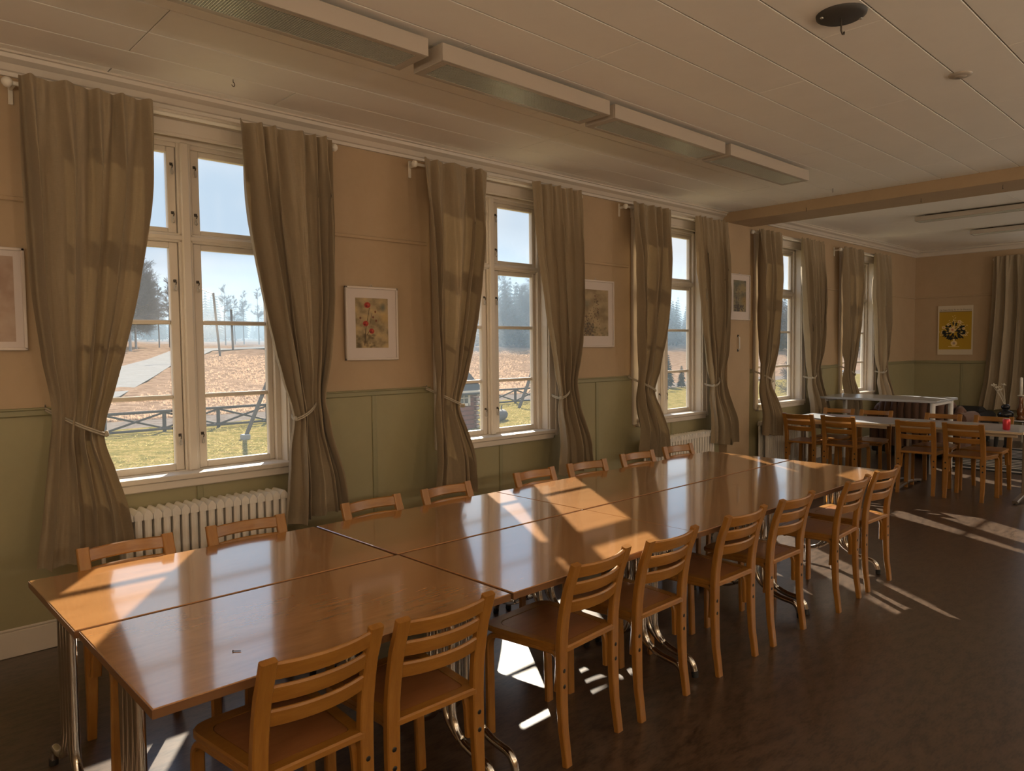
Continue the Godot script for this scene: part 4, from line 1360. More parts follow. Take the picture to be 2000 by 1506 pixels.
# ------------------------------------------------------------------ ceiling fittings
func build_ceiling_fittings() -> void:
	var L := 1.285
	var Wd := 0.245
	var y0 := 3.0
	var y1 := 3.086
	var proto: Node3D = null
	var xs := [0.372, 1.735, 3.085, 4.425]
	var words := ["nearest", "second", "third", "farthest"]
	for i in 4:
		var label: String = "%s unlit ceiling light of the row above the long table" % words[i]
		var at := Vector3(xs[i], 0, 1.412 + 0.012 * (i % 2))
		if proto == null:
			proto = louvre_light(label, L, Wd, y0, y1, 0.0118)
			proto.position = at
		else:
			copy_of(proto, at, 0.0, label)
	# slim flush louvre strips in the far ceiling, running across the room
	var far := thing("strip_light", "nearer louvred strip light across the far ceiling", "ceiling light", Vector3(9.62, 0, 1.27), 0.0, "louvred strip lights of the far end")
	strip(far, 2.6)
	copy_of(far, Vector3(11.42, 0, 1.40), 0.0, "farther louvred strip light across the far ceiling")
	# round cover plate with a hook
	var pl := thing("ceiling_plate", "round dark ceiling plate with an iron hook", "ceiling plate", Vector3(2.945, CEIL, 3.09))
	part("plate", lathe_mesh([Vector2(0, -0.022), Vector2(0.09, -0.02), Vector2(0.108, -0.010), Vector2(0.11, 0.0)], 28), M.dark_plate, pl)
	part("hook", tube_mesh([Vector3(0, -0.02, 0), Vector3(0, -0.075, 0), Vector3(0.006, -0.092, 0.004), Vector3(0.016, -0.09, 0.006), Vector3(0.018, -0.078, 0.006)], 0.004, 7), M.iron, pl)
	for q in [Vector3(0.07, -0.018, 0.06), Vector3(-0.07, -0.018, -0.06)]:
		part("screw", lathe_mesh([Vector2(0, -0.008), Vector2(0.008, -0.004), Vector2(0.008, 0)], 8), M.zinc, pl, q)
	var sd := thing("ceiling_disc", "flat white round disc on the ceiling joint", "vent", Vector3(4.225, CEIL, 3.225))
	part("disc", lathe_mesh([Vector2(0, -0.012), Vector2(0.045, -0.012), Vector2(0.058, -0.006), Vector2(0.06, 0.0)], 24), M.fixture_white, sd)
	part("disc_centre", lathe_mesh([Vector2(0, -0.016), Vector2(0.03, -0.015), Vector2(0.034, -0.011)], 20), M.fixture_white, sd)
	# little screw hooks in ceiling and beam
	var hooks := [[Vector3(1.207, CEIL, 0.442), "screw hook in the ceiling above the nearest window"], [Vector3(6.70, CEIL, 1.45), "screw hook in the ceiling close to the beam"], [Vector3(7.06, 3.03, 1.02), "first small hook along the beam from the windows"], [Vector3(7.3, 3.0, 2.05), "second small hook along the beam from the windows"], [Vector3(7.2, 3.0, 2.75), "third small hook along the beam from the windows"]]
	for q in hooks:
		var hk := thing("screw_hook", q[1], "hook", q[0], 0.4, "screw hooks overhead")
		var p := [Vector3(0, 0.0, 0), Vector3(0, -0.015, 0)]
		for k in 9:
			var a := -PI / 2 + k * PI * 0.17
			p.append(Vector3(sin(a + PI / 2) * 0.012, -0.027 + cos(a + PI / 2) * 0.012, 0))
		part("hook", tube_mesh(p, 0.0022, 6), M.iron, hk)
	# handle on the pilaster
	var hd := thing("cord_cleat", "small white handle with dark screws on the pilaster", "handle", Vector3(7.30, 1.62, 0.10))
	part("bar", tube_mesh(arc_path([Vector3(0, -0.075, 0.0), Vector3(0, -0.07, 0.022), Vector3(0, 0.07, 0.022), Vector3(0, 0.075, 0.0)], [0.012, 0.012]), 0.007, 8), M.leg_white, hd)
	for s in [-1, 1]:
		part("screw_plate", box_mesh(Vector3(-0.012, s * 0.085 - 0.014, 0.0), Vector3(0.012, s * 0.085 + 0.014, 0.008), 0.003), M.bolt, hd)
	# a nail lying on the nearest table
	var na := thing("nail", "small dark nail lying on the near table", "nail", Vector3(0.298, 0.7222, 2.491), -0.75)
	part("shank", tube_mesh([Vector3(-0.010, 0, 0), Vector3(0.012, 0, 0)], 0.0012, 6), M.bolt, na)
	part("head", tube_mesh([Vector3(-0.0115, 0, 0), Vector3(-0.010, 0, 0)], 0.0028, 8), M.bolt, na)

func louvre_light(label: String, L: float, Wd: float, y0: float, y1: float, cell: float) -> Node3D:
	var t := thing("ceiling_light", label, "ceiling light", Vector3.ZERO, 0.0, "white louvred ceiling lights in a row")
	var st := begin()
	var rim := 0.020
	box(st, Vector3(0, y0, 0), Vector3(L, y1, 0.012), 0.002)
	box(st, Vector3(0, y0, Wd - 0.012), Vector3(L, y1, Wd), 0.002)
	box(st, Vector3(0, y0, 0.012), Vector3(0.012, y1, Wd - 0.012), 0.002)
	box(st, Vector3(L - 0.012, y0, 0.012), Vector3(L, y1, Wd - 0.012), 0.002)
	box(st, Vector3(0.012, y1 - 0.008, 0.012), Vector3(L - 0.012, y1, Wd - 0.012))
	# inner rim that carries the louvre
	box(st, Vector3(0.012, y0, 0.012), Vector3(L - 0.012, y0 + 0.005, rim + 0.012))
	box(st, Vector3(0.012, y0, Wd - rim - 0.012), Vector3(L - 0.012, y0 + 0.005, Wd - 0.012))
	box(st, Vector3(0.012, y0, rim + 0.012), Vector3(rim + 0.03, y0 + 0.005, Wd - rim - 0.012))
	box(st, Vector3(L - rim - 0.03, y0, rim + 0.012), Vector3(L - 0.012, y0 + 0.005, Wd - rim - 0.012))
	part("housing", done(st), M.fixture_white, t)
	part("mounting_rail", box_mesh(Vector3(0.10, y1 - 0.001, Wd * 0.5 - 0.05), Vector3(L - 0.10, CEIL + 0.002, Wd * 0.5 + 0.05)), M.groove, t)
	part("reflector", box_mesh(Vector3(0.03, y1 - 0.014, 0.03), Vector3(L - 0.03, y1 - 0.009, Wd - 0.03)), M.reflector, t)
	for z in [0.36, 0.64]:
		part("tube_lamp", tube_mesh([Vector3(0.05, y0 + 0.045, Wd * z), Vector3(L - 0.05, y0 + 0.045, Wd * z)], 0.013, 10), M.leg_white, t)
	var lv := begin()
	var a := rim + 0.03
	var b := L - rim - 0.03
	var z0 := rim + 0.012
	var z1 := Wd - rim - 0.012
	var x := a
	while x < b:
		box(lv, Vector3(x, y0 + 0.001, z0), Vector3(x + 0.0016, y0 + 0.011, z1))
		x += cell
	var z := z0
	while z < z1:
		box(lv, Vector3(a, y0 + 0.001, z), Vector3(b, y0 + 0.011, z + 0.0016))
		z += cell
	var lo := part("louvre", done(lv), M.louvre_metal, t)
	lo.set_meta("kind", "stuff")
	return t

func strip(t: Node3D, L: float) -> void:
	var y := CEIL_FAR - 0.075
	var st := begin()
	box(st, Vector3(-0.10, y, 0), Vector3(-0.088, CEIL_FAR - 0.02, L), 0.002)
	box(st, Vector3(0.088, y, 0), Vector3(0.10, CEIL_FAR - 0.02, L), 0.002)
	box(st, Vector3(-0.088, y, 0), Vector3(0.088, CEIL_FAR - 0.02, 0.012), 0.002)
	box(st, Vector3(-0.088, y, L - 0.012), Vector3(0.088, CEIL_FAR - 0.02, L), 0.002)
	box(st, Vector3(-0.09, CEIL_FAR - 0.03, 0.01), Vector3(0.09, CEIL_FAR - 0.022, L - 0.01))
	part("housing", done(st), M.fixture_white, t)
	part("mounting_rail", box_mesh(Vector3(-0.04, CEIL_FAR - 0.022, 0.1), Vector3(0.04, CEIL_FAR + 0.002, L - 0.1)), M.groove, t)
	part("reflector", box_mesh(Vector3(-0.08, CEIL_FAR - 0.036, 0.02), Vector3(0.08, CEIL_FAR - 0.031, L - 0.02)), M.reflector, t)
	var lv := begin()
	var z := 0.02
	while z < L - 0.02:
		box(lv, Vector3(-0.082, y + 0.002, z), Vector3(0.082, y + 0.014, z + 0.002))
		z += 0.02
	var x := -0.08
	while x < 0.082:
		box(lv, Vector3(x, y + 0.002, 0.015), Vector3(x + 0.002, y + 0.014, L - 0.015))
		x += 0.02
	var lo := part("louvre", done(lv), M.louvre_metal, t)
	lo.set_meta("kind", "stuff")

# ------------------------------------------------------------------ added fill lamps behind the camera
func build_fill_lamps() -> void:
	# uplighter pendants added unseen to fill ceiling and walls: opal bulb over an enamel dish
	var spots := [[-1.4, 6.75, 1.25], [1.2, 6.75, 1.05], [3.8, 6.75, 0.8], [6.4, 6.75, 0.8], [9.0, 6.75, 1.3], [11.6, 6.75, 1.3], [-1.9, 2.6, 0.35], [-1.9, 4.6, 0.6]]
	var words := ["first", "second", "third", "fourth", "fifth", "sixth", "seventh", "eighth"]
	for i in spots.size():
		var q: Array = spots[i]
		var y := 1.9
		var t := thing("added_pendant", "%s unseen uplighter pendant added as fill light behind the camera" % words[i], "lamp", Vector3(q[0], y, q[1]), 0.0, "added uplighter pendants")
		var c: float = CEIL if q[0] < 7.0 else CEIL_FAR
		part("dish", lathe_mesh([Vector2(0, -0.075), Vector2(0.10, -0.065), Vector2(0.18, -0.04), Vector2(0.24, 0.0), Vector2(0.235, 0.003), Vector2(0.175, -0.032), Vector2(0.10, -0.055), Vector2(0, -0.064)], 32), M.fixture_white, t)
		part("bulb", lathe_mesh([Vector2(0, 0.01), Vector2(0.05, 0.025), Vector2(0.082, 0.06), Vector2(0.09, 0.10), Vector2(0.08, 0.145), Vector2(0.045, 0.18), Vector2(0, 0.19)], 20), M.fill_lamp_opal, t)
		part("socket", lathe_mesh([Vector2(0.03, -0.06), Vector2(0.03, 0.03)], 14), M.zinc, t)
		for k in 3:
			var an := TAU * k / 3.0
			part("wire", tube_mesh([Vector3(cos(an) * 0.235, 0.0, sin(an) * 0.235), Vector3(0, 0.5, 0)], 0.0018, 5), M.zinc, t)
		part("cord", tube_mesh([Vector3(0, 0.5, 0), Vector3(0, c - y, 0)], 0.004, 6), M.leg_white, t)
		var l := OmniLight3D.new()
		l.name = "fill_light"
		l.light_energy = FILL_LAMP * q[2]
		l.light_color = Color(1.0, 0.93, 0.83) if q[0] < 8.0 else Color(1.0, 0.96, 0.91)
		l.light_size = 0.085
		l.omni_range = 30.0
		l.omni_attenuation = 2.0
		l.shadow_enabled = true
		t.add_child(l)
		l.position = Vector3(0, 0.10, 0)

# ------------------------------------------------------------------ outdoors
func ground_y(d: float) -> float:
	if d < 30.0: return GROUND
	if d < 88.0: return GROUND + 3.1 * (d - 30.0) / 58.0
	return 1.6 + (d - 88.0) * 0.025

func strip_of_ground(called: String, label: String, m: Material, x0: float, x1: float, d0: float, d1: float, lift: float, bumps: float, step: float) -> void:
	var st := begin()
	st.set_smooth_group(1)
	var n := FastNoiseLite.new()
	n.seed = 61
	n.frequency = 0.25
	var nx := int((x1 - x0) / step)
	var nd := maxi(1, int((d1 - d0) / step))
	for i in nx:
		for j in nd:
			var q := []
			for k in [[i, j], [i + 1, j], [i + 1, j + 1], [i, j + 1]]:
				var x: float = x0 + (x1 - x0) * k[0] / nx
				var d: float = d0 + (d1 - d0) * k[1] / nd
				q.append(Vector3(x, ground_y(d) + lift + bumps * n.get_noise_2d(x, d), -d))
			quad(st, q[0], q[1], q[2], q[3])
	var o := part(called, done(st), m)
	o.set_meta("kind", "structure")
	o.set_meta("label", label)
	o.set_meta("category", "ground")

func ribbon(called: String, label: String, m: Material, left: Array, right: Array, lift: float) -> void:
	var st := begin()
	st.set_smooth_group(1)
	for i in left.size() - 1:
		var n := 8
		for k in n:
			var a: Vector2 = left[i].lerp(left[i + 1], float(k) / n)
			var b: Vector2 = right[i].lerp(right[i + 1], float(k) / n)
			var c: Vector2 = right[i].lerp(right[i + 1], float(k + 1) / n)
			var d: Vector2 = left[i].lerp(left[i + 1], float(k + 1) / n)
			var q := []
			for p in [a, b, c, d]: q.append(Vector3(p.x, ground_y(-p.y) + lift, p.y))
			quad(st, q[0], q[1], q[2], q[3])
	var o := part(called, done(st), m)
	o.set_meta("kind", "structure")
	o.set_meta("label", label)
	o.set_meta("category", "road")

# bare broadleaf tree: trunk, limbs, twigs as thin three-sided tubes
func limb(vs: PackedVector3Array, a: Vector3, b: Vector3, r0: float, r1: float) -> void:
	var t := (b - a).normalized()
	var u := t.cross(Vector3(0.36, 0.2, 0.91)).normalized()
	var v := t.cross(u)
	for k in 3:
		var c0 := u * cos(TAU * k / 3.0) + v * sin(TAU * k / 3.0)
		var c1 := u * cos(TAU * (k + 1) / 3.0) + v * sin(TAU * (k + 1) / 3.0)
		for p in [a + c0 * r0, b + c1 * r1, a + c1 * r0, a + c0 * r0, b + c0 * r1, b + c1 * r1]: vs.append(p)

func grow(vs: PackedVector3Array, r: RandomNumberGenerator, p: Vector3, dir: Vector3, len_: float, rad: float, depth: int, droop: float) -> void:
	var segs := 3 if depth > 1 else 2
	var q := p
	var d := dir
	for i in segs:
		var e := q + d * len_ / segs
		limb(vs, q, e, rad * (1.0 - 0.25 * i), rad * (0.75 - 0.25 * i) + 0.008)
		if depth > 0:
			var kids := 3 if depth > 1 else 5
			for k in kids:
				var ax := d.cross(Vector3(r.randf_range(-1, 1), r.randf_range(-1, 1), r.randf_range(-1, 1))).normalized()
				var nd := d.rotated(ax, r.randf_range(0.35, 0.95))
				nd = (nd + Vector3(0, -droop if depth == 1 else 0.15, 0)).normalized()
				grow(vs, r, q.lerp(e, r.randf()), nd, len_ * r.randf_range(0.42, 0.62), rad * 0.45, depth - 1, droop)
		q = e
		d = (d + Vector3(r.randf_range(-0.2, 0.2), r.randf_range(-0.1, 0.15), r.randf_range(-0.2, 0.2))).normalized()

func raw_mesh(vs: PackedVector3Array) -> ArrayMesh:
	var ns := PackedVector3Array()
	ns.resize(vs.size())
	for i in range(0, vs.size(), 3):
		var n := (vs[i + 2] - vs[i]).cross(vs[i + 1] - vs[i]).normalized()
		ns[i] = n
		ns[i + 1] = n
		ns[i + 2] = n
	var arr := []
	arr.resize(Mesh.ARRAY_MAX)
	arr[Mesh.ARRAY_VERTEX] = vs
	arr[Mesh.ARRAY_NORMAL] = ns
	var m := ArrayMesh.new()
	m.add_surface_from_arrays(Mesh.PRIMITIVE_TRIANGLES, arr)
	return m

func bare_crown(sd: int, h: float, bare: float, spread: float, droop: float, n: int) -> ArrayMesh:
	var r := RandomNumberGenerator.new()
	r.seed = sd
	var vs := PackedVector3Array()
	for i in n:
		var t := r.randf()
		var y := h * lerpf(bare, 0.97, t)
		var a := r.randf() * TAU
		var up := lerpf(0.35, 1.3, t)
		var d := Vector3(cos(a), up, sin(a)).normalized()
		grow(vs, r, Vector3(0, y, 0), d, h * spread * lerpf(1.0, 0.35, t) * r.randf_range(0.7, 1.15), 0.035 * h / 10.0 * lerpf(1.2, 0.5, t), 2, droop)
	return raw_mesh(vs)

func trunk(h: float, r: float, sd: int) -> ArrayMesh:
	var g := RandomNumberGenerator.new()
	g.seed = sd
	var p := []
	var rr := []
	for i in 9:
		var t := i / 8.0
		p.append(Vector3(g.randf_range(-0.02, 0.02) * h * t, h * t, g.randf_range(-0.02, 0.02) * h * t))
		rr.append(r * (1.0 - 0.85 * t))
	return tube_mesh(p, r, 7, rr)

func conifer_mesh(sd: int, h: float) -> ArrayMesh:
	var r := RandomNumberGenerator.new()
	r.seed = sd
	var vs := PackedVector3Array()
	limb(vs, Vector3.ZERO, Vector3(0, h, 0), 0.02 * h, 0.004)
	var layers := 17
	for i in layers:
		var t := float(i) / layers
		var y := h * (0.12 + 0.86 * t)
		var rad := h * 0.19 * pow(1.0 - t, 0.8) + 0.1
		var n := 11
		for k in n:
			var a := TAU * (k + r.randf_range(-0.35, 0.35)) / n + i * 0.7
			var l := rad * r.randf_range(0.65, 1.15)
			var d := Vector3(cos(a), 0, sin(a))
			var s := Vector3(-sin(a), 0, cos(a)) * l * 0.28
			var c := Vector3(0, y + h * 0.02, 0)
			var tip := Vector3(0, y - l * 0.35, 0) + d * l
			var mid := Vector3(0, y - l * 0.02, 0) + d * l * 0.5
			for q in [c, mid + s, tip, c, tip, mid - s, mid + s - Vector3(0, l * 0.14, 0), tip, mid - s - Vector3(0, l * 0.14, 0)]: vs.append(q)
	return raw_mesh(vs)

func tree(called: String, label: String, at: Vector3, crown: ArrayMesh, tr: ArrayMesh, cm: Material, tm: Material, turn: float, s: float, group: String) -> void:
	var t := thing(called, label, "tree", at, turn, group)
	t.scale = Vector3(s, s, s)
	part("trunk", tr, tm, t)
	part("branches", crown, cm, t)

func scatter(called: String, label: String, meshes: Array, m: Material, spots: Array, sd: int, s0: float, s1: float) -> void:
	var r := RandomNumberGenerator.new()
	r.seed = sd
	var root := Node3D.new()
	root.name = numbered(called)
	add_child(root)
	root.set_meta("kind", "stuff")
	root.set_meta("label", label)
	root.set_meta("category", "forest")
	for k in meshes.size():
		var sub := []
		for i in range(k, spots.size(), meshes.size()): sub.append(spots[i])
		var mm := MultiMesh.new()
		mm.transform_format = MultiMesh.TRANSFORM_3D
		mm.mesh = meshes[k]
		mm.instance_count = sub.size()
		for i in sub.size():
			var s := r.randf_range(s0, s1)
			mm.set_instance_transform(i, Transform3D(Basis(Vector3.UP, r.randf() * TAU).scaled(Vector3(s, s * r.randf_range(0.85, 1.2), s)), sub[i]))
		var o := MultiMeshInstance3D.new()
		o.name = "trees"
		o.multimesh = mm
		o.material_override = m
		o.set_meta("kind", "stuff")
		root.add_child(o, true)

func build_outdoors() -> void:
	strip_of_ground("lawn", "yellow green spring lawn between the house and the fence", M.lawn_grass, -40, 90, 0.2, 27.2, 0.0, 0.10, 1.3)
	strip_of_ground("gravel_path", "grey gravel track behind the dark fence", M.path_gravel, -40, 90, 27.0, 30.6, 0.012, 0.04, 1.3)
	strip_of_ground("field", "pale brown stubble field rising to the forest", M.field_stubble, -60, 330, 30.4, 260, 0.0, 0.35, 3.2)
	ribbon("road", "pale asphalt road curving away past the birches", M.road_asphalt,
		[Vector2(-12, -40), Vector2(2, -44), Vector2(12.26, -50), Vector2(17.63, -63), Vector2(23.05, -73), Vector2(29.63, -87), Vector2(36, -98), Vector2(52, -112), Vector2(90, -120)],
		[Vector2(-10, -33.5), Vector2(3, -34.5), Vector2(11.41, -40.0), Vector2(17.11, -52.4), Vector2(23.07, -65.8), Vector2(28.2, -74.3), Vector2(35.5, -88.7), Vector2(52, -103.2), Vector2(90, -111)], 0.10)
	# rail fence with crossed braces
	var fx := -14.0
	var fence := thing("rail_fence", "dark wooden rail fence with crossed braces beyond the lawn", "fence", Vector3(0, GROUND, -25.5))
	var span := 2.1
	var n := 27
	for i in n + 1:
		part("post", tube_mesh([Vector3(fx + span * i, -0.1, 0), Vector3(fx + span * i, 0.84, 0)], 0.075, 7), M.fence_wood, fence)
		if i == n: break
		var x := fx + span * i
		part("top_rail", tube_mesh([Vector3(x - 0.1, 0.78, 0.07), Vector3(x + span + 0.1, 0.79, 0.07)], 0.055, 7), M.fence_wood, fence)
		part("bottom_rail", tube_mesh([Vector3(x - 0.1, 0.09, 0.07), Vector3(x + span + 0.1, 0.10, 0.07)], 0.05, 7), M.fence_wood, fence)
		part("brace", tube_mesh([Vector3(x, 0.12, 0.03), Vector3(x + span, 0.74, 0.05)], 0.042, 7), M.fence_wood, fence)
		part("brace", tube_mesh([Vector3(x, 0.74, -0.04), Vector3(x + span, 0.12, -0.02)], 0.042, 7), M.fence_wood, fence)
	# leaning posts on the lawn
	var lp := thing("leaning_post", "slanting grey post on the lawn outside the nearest window", "post", Vector3(10.15, GROUND, -20.45))
	part("pole", tube_mesh([Vector3(0, 0.06, 0), Vector3(1.12, 2.55, 0.0), Vector3(1.55, 3.6, 0)], 0.07, 8), M.pole_wood, lp)
	part("footing", box_mesh(Vector3(-0.14, -0.05, -0.14), Vector3(0.14, 0.18, 0.14), 0.03), M.foundation, lp)
	var l2 := thing("leaning_post", "short slanting dark post by the fence outside the second window", "post", Vector3(25.6, GROUND, -22.7))
	part("pole", tube_mesh([Vector3(0, 0, 0), Vector3(0.62, 1.15, 0.0), Vector3(0.95, 1.8, 0)], 0.09, 8), M.pole_wood, l2)
	# street lamp and plain pole beside the road
	var sl := thing("street_lamp", "tall wooden lamp post with a side arm by the road", "lamp post", Vector3(31.84, ground_y(77.3), -77.27))
	part("pole", tube_mesh([Vector3(0, 0, 0), Vector3(-0.25, 3.0, 0), Vector3(-0.55, 7.0, 0)], 0.13, 8), M.pole_wood, sl)
	part("arm", tube_mesh([Vector3(-0.55, 6.9, 0), Vector3(-2.1, 7.45, 0)], 0.05, 6), M.zinc, sl)
	part("lamp_head", box_mesh(Vector3(-2.6, 7.38, -0.12), Vector3(-2.0, 7.52, 0.12), 0.03), M.zinc, sl)
	var up := thing("utility_pole", "plain wooden pole behind the lamp post", "pole", Vector3(39.7, ground_y(92.7), -92.7))
	part("pole", tube_mesh([Vector3(0, 0, 0), Vector3(-0.1, 5.4, 0)], 0.15, 8), M.pole_wood, up)
	part("cap", tube_mesh([Vector3(-0.1, 5.38, 0), Vector3(-0.1, 5.5, 0)], 0.18, 8), M.zinc, up)
	# red log playhouse
	var ph := thing("playhouse", "small red log playhouse with white window on the lawn", "playhouse", Vector3(16.75, GROUND, -17.9))
	for i in 8:
		var y := 0.10 + i * 0.175
		for s in [-1, 1]:
			var over := 0.16 if i % 2 == 0 else 0.10
			part("log", box_mesh(Vector3(-1.0 - over, y - 0.082, s * 0.95 - 0.07), Vector3(1.0 + over, y + 0.082, s * 0.95 + 0.07), 0.03), M.red_paint, ph)
			part("log", box_mesh(Vector3(s * 0.95 - 0.07, y - 0.082 + 0.02, -1.0 - over), Vector3(s * 0.95 + 0.07, y + 0.082, 1.0 + over), 0.03), M.red_paint, ph)
			part("log_end", box_mesh(Vector3(0.885, y - 0.05, s * 0.95 - 0.05 + (0.20 if s > 0 else -0.12)), Vector3(1.02, y + 0.05, s * 0.95 + 0.05 + (0.20 if s > 0 else -0.12)), 0.02), M.log_end, ph)
	var wf := begin()
	for s in [-1, 1]:
		box(wf, Vector3(0.36 + s * 0.25 - 0.05, 0.92, 1.02), Vector3(0.36 + s * 0.25 + 0.05, 1.52, 1.06), 0.004)
		box(wf, Vector3(0.11, 1.22 + s * 0.25 - 0.05, 1.02), Vector3(0.61, 1.22 + s * 0.25 + 0.05, 1.06), 0.004)
	box(wf, Vector3(0.345, 1.0, 1.025), Vector3(0.375, 1.45, 1.05))
	box(wf, Vector3(0.14, 1.205, 1.025), Vector3(0.59, 1.235, 1.05))
	var win := part("window", done(wf), M.trim_white, ph)
	part("pane", box_mesh(Vector3(0.12, 0.98, 1.015), Vector3(0.60, 1.46, 1.03)), M.dark_glass, win)
	var gb := begin()
	extrude(gb, PackedVector2Array([Vector2(-1.0, 1.45), Vector2(1.0, 1.45), Vector2(0, 2.2)]), -1.0, 1.0, Transform3D(Basis(Vector3.UP, PI / 2), Vector3.ZERO))
	part("gable", done(gb), M.red_paint, ph)
	for s in [-1, 1]:
		var sl2 := begin()
		box(sl2, Vector3(-1.3, -0.03, 0.0), Vector3(1.3, 0.04, 1.55), 0.005, Transform3D(Basis(Vector3.RIGHT, s * 0.0), Vector3.ZERO))
		var rf := part("roof_slope", done(sl2), M.roof_felt, ph, Vector3(0, 2.28, 0))
		rf.rotation = Vector3(0.64 if s > 0 else 0.64, 0.0 if s > 0 else PI, 0)
		rf.rotation_order = EULER_ORDER_YXZ
	part("fascia", box_mesh(Vector3(-1.3, 1.40, 1.18), Vector3(1.3, 1.50, 1.22), 0.004), M.trim_white, ph)
	# grey log lying on the grass
	var lg := thing("fallen_log", "dark grey log lying on the grass beside the playhouse", "log", Vector3(20.3, GROUND, -18.5), 0.5)
	part("log", tube_mesh([Vector3(-0.75, 0.2, 0), Vector3(-0.2, 0.24, 0.03), Vector3(0.7, 0.22, 0)], 0.23, 10, [0.2, 0.25, 0.23]), M.log_grey, lg)
	part("stub", tube_mesh([Vector3(0.4, 0.3, 0), Vector3(0.5, 0.62, 0.02)], 0.035, 6), M.log_grey, lg)
	# spruce bush outside the third window
	var sb := thing("spruce_bush", "small dark spruce growing outside the third window", "bush", Vector3(45.6, GROUND, -27.4))
	part("branches", conifer_mesh(91, 2.6), M.conifer, sb)
	part("skirt", conifer_mesh(92, 1.7), M.conifer, sb, Vector3(0.9, 0, 0.6))
	var jb := thing("bare_bush", "tangled bare bush on the lawn outside the fourth window", "bush", Vector3(40.5, GROUND, -15.2))
	part("twigs", bare_crown(93, 2.2, 0.0, 0.55, 0.1, 26), M.bark, jb)
	# trees that can be told apart beyond the nearest window
	var crowns := [bare_crown(101, 11.0, 0.22, 0.26, 0.5, 22), bare_crown(102, 11.0, 0.30, 0.22, 0.45, 20), bare_crown(103, 11.0, 0.5, 0.15, -0.2, 16), bare_crown(104, 11.0, 0.45, 0.13, -0.3, 14)]
	var trunks := [trunk(10.6, 0.17, 1), trunk(10.6, 0.15, 2), trunk(10.6, 0.13, 3), trunk(10.6, 0.12, 4)]
	var birch := [[26.8, -92, 1.1], [24.2, -88, 1.15], [20.3, -82, 0.9], [29.5, -99, 1.1], [14.6, -72, 0.85], [23.5, -97, 1.25]]
	var bw := ["first", "second", "third", "fourth", "fifth", "sixth"]
	for i in birch.size():
		var q: Array = birch[i]
		tree("birch_tree", "%s bare birch left of the road, counted from the road bend" % bw[i], Vector3(q[0], ground_y(-q[1]) - 0.1, q[1]), crowns[i % 2], trunks[i % 2], M.bark, M.birch_bark, i * 1.3, q[2], "birches beside the road")
	var asp := [[35.5, -104], [40.0, -118], [57.0, -138], [59.3, -139], [62.0, -141], [63.8, -138], [74.0, -142], [77.0, -146], [80.5, -150], [36.5, -112]]
	var aw := ["first", "second", "third", "fourth", "fifth", "sixth", "seventh", "eighth", "ninth", "tenth"]
	for i in asp.size():
		var q: Array = asp[i]
		tree("aspen_tree", "%s tall thin bare tree along the far side of the field" % aw[i], Vector3(q[0], ground_y(-q[1]) - 0.1, q[1]), crowns[2 + i % 2], trunks[2 + i % 2], M.bark, M.bark, i * 2.1, 0.92 + 0.08 * (i % 3), "thin trees across the field")
	# the forest edge, far too many to count
	var r := RandomNumberGenerator.new()
	r.seed = 300
	var con := []
	var dec := []
	for i in 620:
		var x := r.randf_range(78, 300)
		var d := r.randf_range(92, 150) if x < 130 else r.randf_range(66, 130)
		con.append(Vector3(x, ground_y(d) - 0.2, -d))
	for i in 90:
		var x := r.randf_range(30, 150)
		var d := r.randf_range(190, 255)
		con.append(Vector3(x, ground_y(d) - 0.2, -d))
	for i in 160:
		var x := r.randf_range(84, 230)
		var d := r.randf_range(88, 100) if x < 130 else r.randf_range(60, 76)
		dec.append(Vector3(x, ground_y(d) - 0.2, -d))
	for i in 120:
		var d := r.randf_range(93, 130)
		dec.append(Vector3(r.randf_range(0.24, 0.335) * d - 2.0, ground_y(d) - 0.2, -d))
	scatter("conifer_forest", "hazy dark conifer forest on the rise beyond the field", [conifer_mesh(201, 11.0), conifer_mesh(202, 11.0), conifer_mesh(203, 11.0)], M.conifer, con, 7, 0.75, 1.25)
	scatter("bare_wood", "grey bare broadleaf trees along the forest edge", [crowns[0], crowns[1], crowns[2]], M.bark, dec, 8, 0.8, 1.2)

func build_haze() -> void:
	# spring haze over the far side of the field
	var f := FogVolume.new()
	f.name = "distant_haze"
	f.shape = RenderingServer.FOG_VOLUME_SHAPE_BOX
	f.size = Vector3(330, 26, 190)
	f.position = Vector3(211, 5, -163)
	var m := FogMaterial.new()
	m.albedo = Color(0.80, 0.91, 1.0)
	m.density = 0.0075
	f.material = m
	f.set_meta("kind", "stuff")
	f.set_meta("label", "pale blue haze over the far field and forest")
	f.set_meta("category", "haze")
	add_child(f)

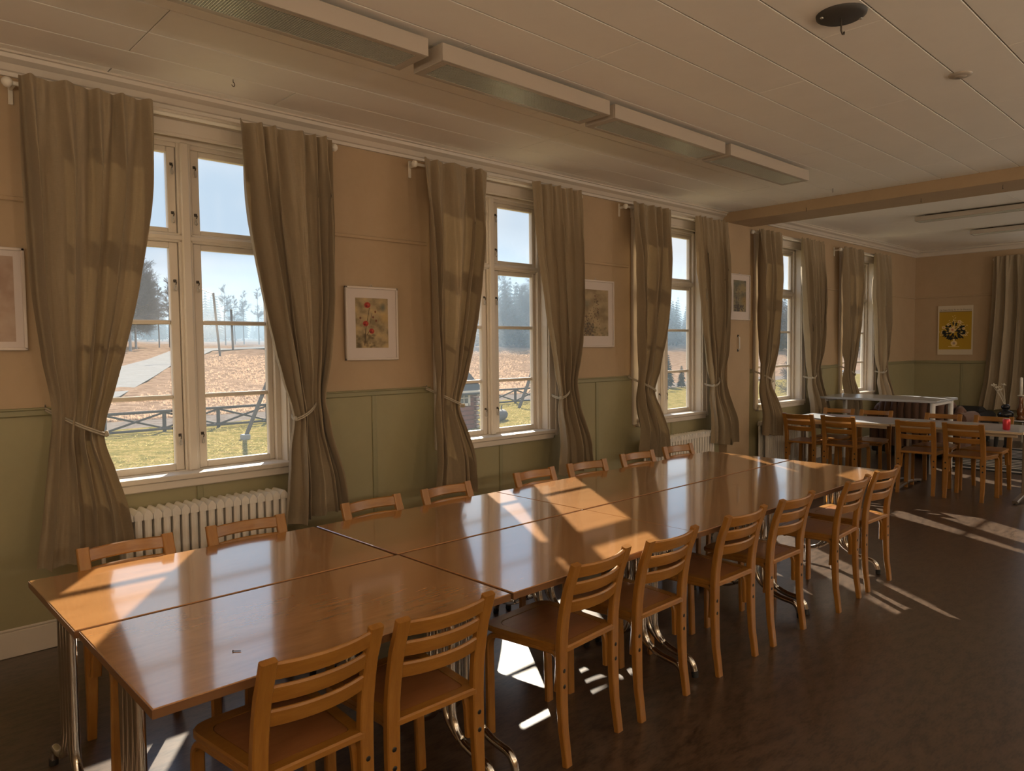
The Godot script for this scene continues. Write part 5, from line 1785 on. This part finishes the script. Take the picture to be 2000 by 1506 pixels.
# tufts of grass and stubble: a few bent blades each
func tufts(called: String, label: String, m: Material, x0: float, x1: float, d0: float, d1: float, n: int, h: float, sd: int) -> void:
	var r := RandomNumberGenerator.new()
	r.seed = sd
	var vs := PackedVector3Array()
	for k in 9:
		var a := r.randf() * TAU
		var b := Vector3(cos(a), 0, sin(a)) * r.randf() * h * 0.5
		var t := b + Vector3(r.randf_range(-0.6, 0.6), r.randf_range(0.6, 1.1), r.randf_range(-0.6, 0.6)) * h
		var w := Vector3(-sin(a), 0, cos(a)) * h * 0.10
		for q in [b - w, t, b + w]: vs.append(q)
	var mm := MultiMesh.new()
	mm.transform_format = MultiMesh.TRANSFORM_3D
	mm.mesh = raw_mesh(vs)
	mm.instance_count = n
	for i in n:
		var d := lerpf(d0, d1, pow(r.randf(), 1.3))
		var x := lerpf(x0 + (d - d0) * 0.15, x1 + (d - d0) * 1.6, r.randf())
		# none on the road
		if d > 33.0:
			var edge: float = 9.0 if d < 40.0 else lerpf(11.4, 35.5, (d - 40.0) / 48.7)
			x = maxf(x, edge + 1.0 + r.randf() * 12.0)
		var s := r.randf_range(0.5, 1.4)
		mm.set_instance_transform(i, Transform3D(Basis(Vector3.UP, r.randf() * TAU).scaled(Vector3(s, s, s)), Vector3(x, ground_y(d) - 0.01, -d)))
	var o := MultiMeshInstance3D.new()
	o.name = numbered(called)
	o.multimesh = mm
	o.material_override = m
	o.set_meta("kind", "stuff")
	o.set_meta("label", label)
	o.set_meta("category", "grass")
	add_child(o)

func _ready() -> void:
	camera_sky_sun()
	make_materials()
	build_room()
	for i in WX.size():
		build_window(i + 1, Transform3D(Basis(), Vector3(WX[i], 0, 0)))
	for i in 2:
		build_window(6 + i, Transform3D(Basis(Vector3.UP, -PI / 2), Vector3(X1, 0, [2.13, 5.0][i])), false)
	var ow := ["nearest", "second", "third", "fourth", "fifth"]
	for i in WX.size():
		var xf := Transform3D(Basis(), Vector3(WX[i], 0, 0))
		curtain_rod(xf, "white curtain rod above the %s window of the long wall" % ow[i])
		curtain(xf, -1, 500 + i * 2, "beige curtain tied back left of the %s window" % ow[i])
		curtain(xf, 1, 501 + i * 2, "beige curtain tied back right of the %s window" % ow[i])
	var ex := Transform3D(Basis(Vector3.UP, -PI / 2), Vector3(X1, 0, 2.13))
	curtain_rod(ex, "white curtain rod on the end wall right of the poster")
	curtain(ex, -1, 540, "loose beige curtain on the end wall beside the poster", false)
	curtain(ex, 1, 541, "loose beige curtain on the far side of the end wall window", false)
	radiator("white ribbed radiator under the nearest window", Vector3(1.11, 0, 0.125), 19, 0.675)
	radiator("white ribbed radiator under the third window by the pilaster", Vector3(6.10, 0, 0.125), 22, 0.625)
	radiator("white ribbed radiator under the fourth window past the pilaster", Vector3(8.42, 0, 0.125), 22, 0.625)
	radiator("white ribbed radiator under the end wall window", Vector3(X1 - 0.125, 0, 2.3), 22, 0.58, -PI / 2)
	build_long_table()
	build_far_group()
	build_pictures()
	build_ceiling_fittings()
	build_fill_lamps()
	build_outdoors()
	tufts("lawn_tufts", "short tufts of yellow green grass on the lawn", M.grass_blade, 2.0, 20.0, 13.0, 25.0, 12000, 0.055, 71)
	tufts("stubble", "dry straw coloured tufts on the field", M.straw, 6.0, 40.0, 31.0, 80.0, 20000, 0.13, 72)
	build_haze()
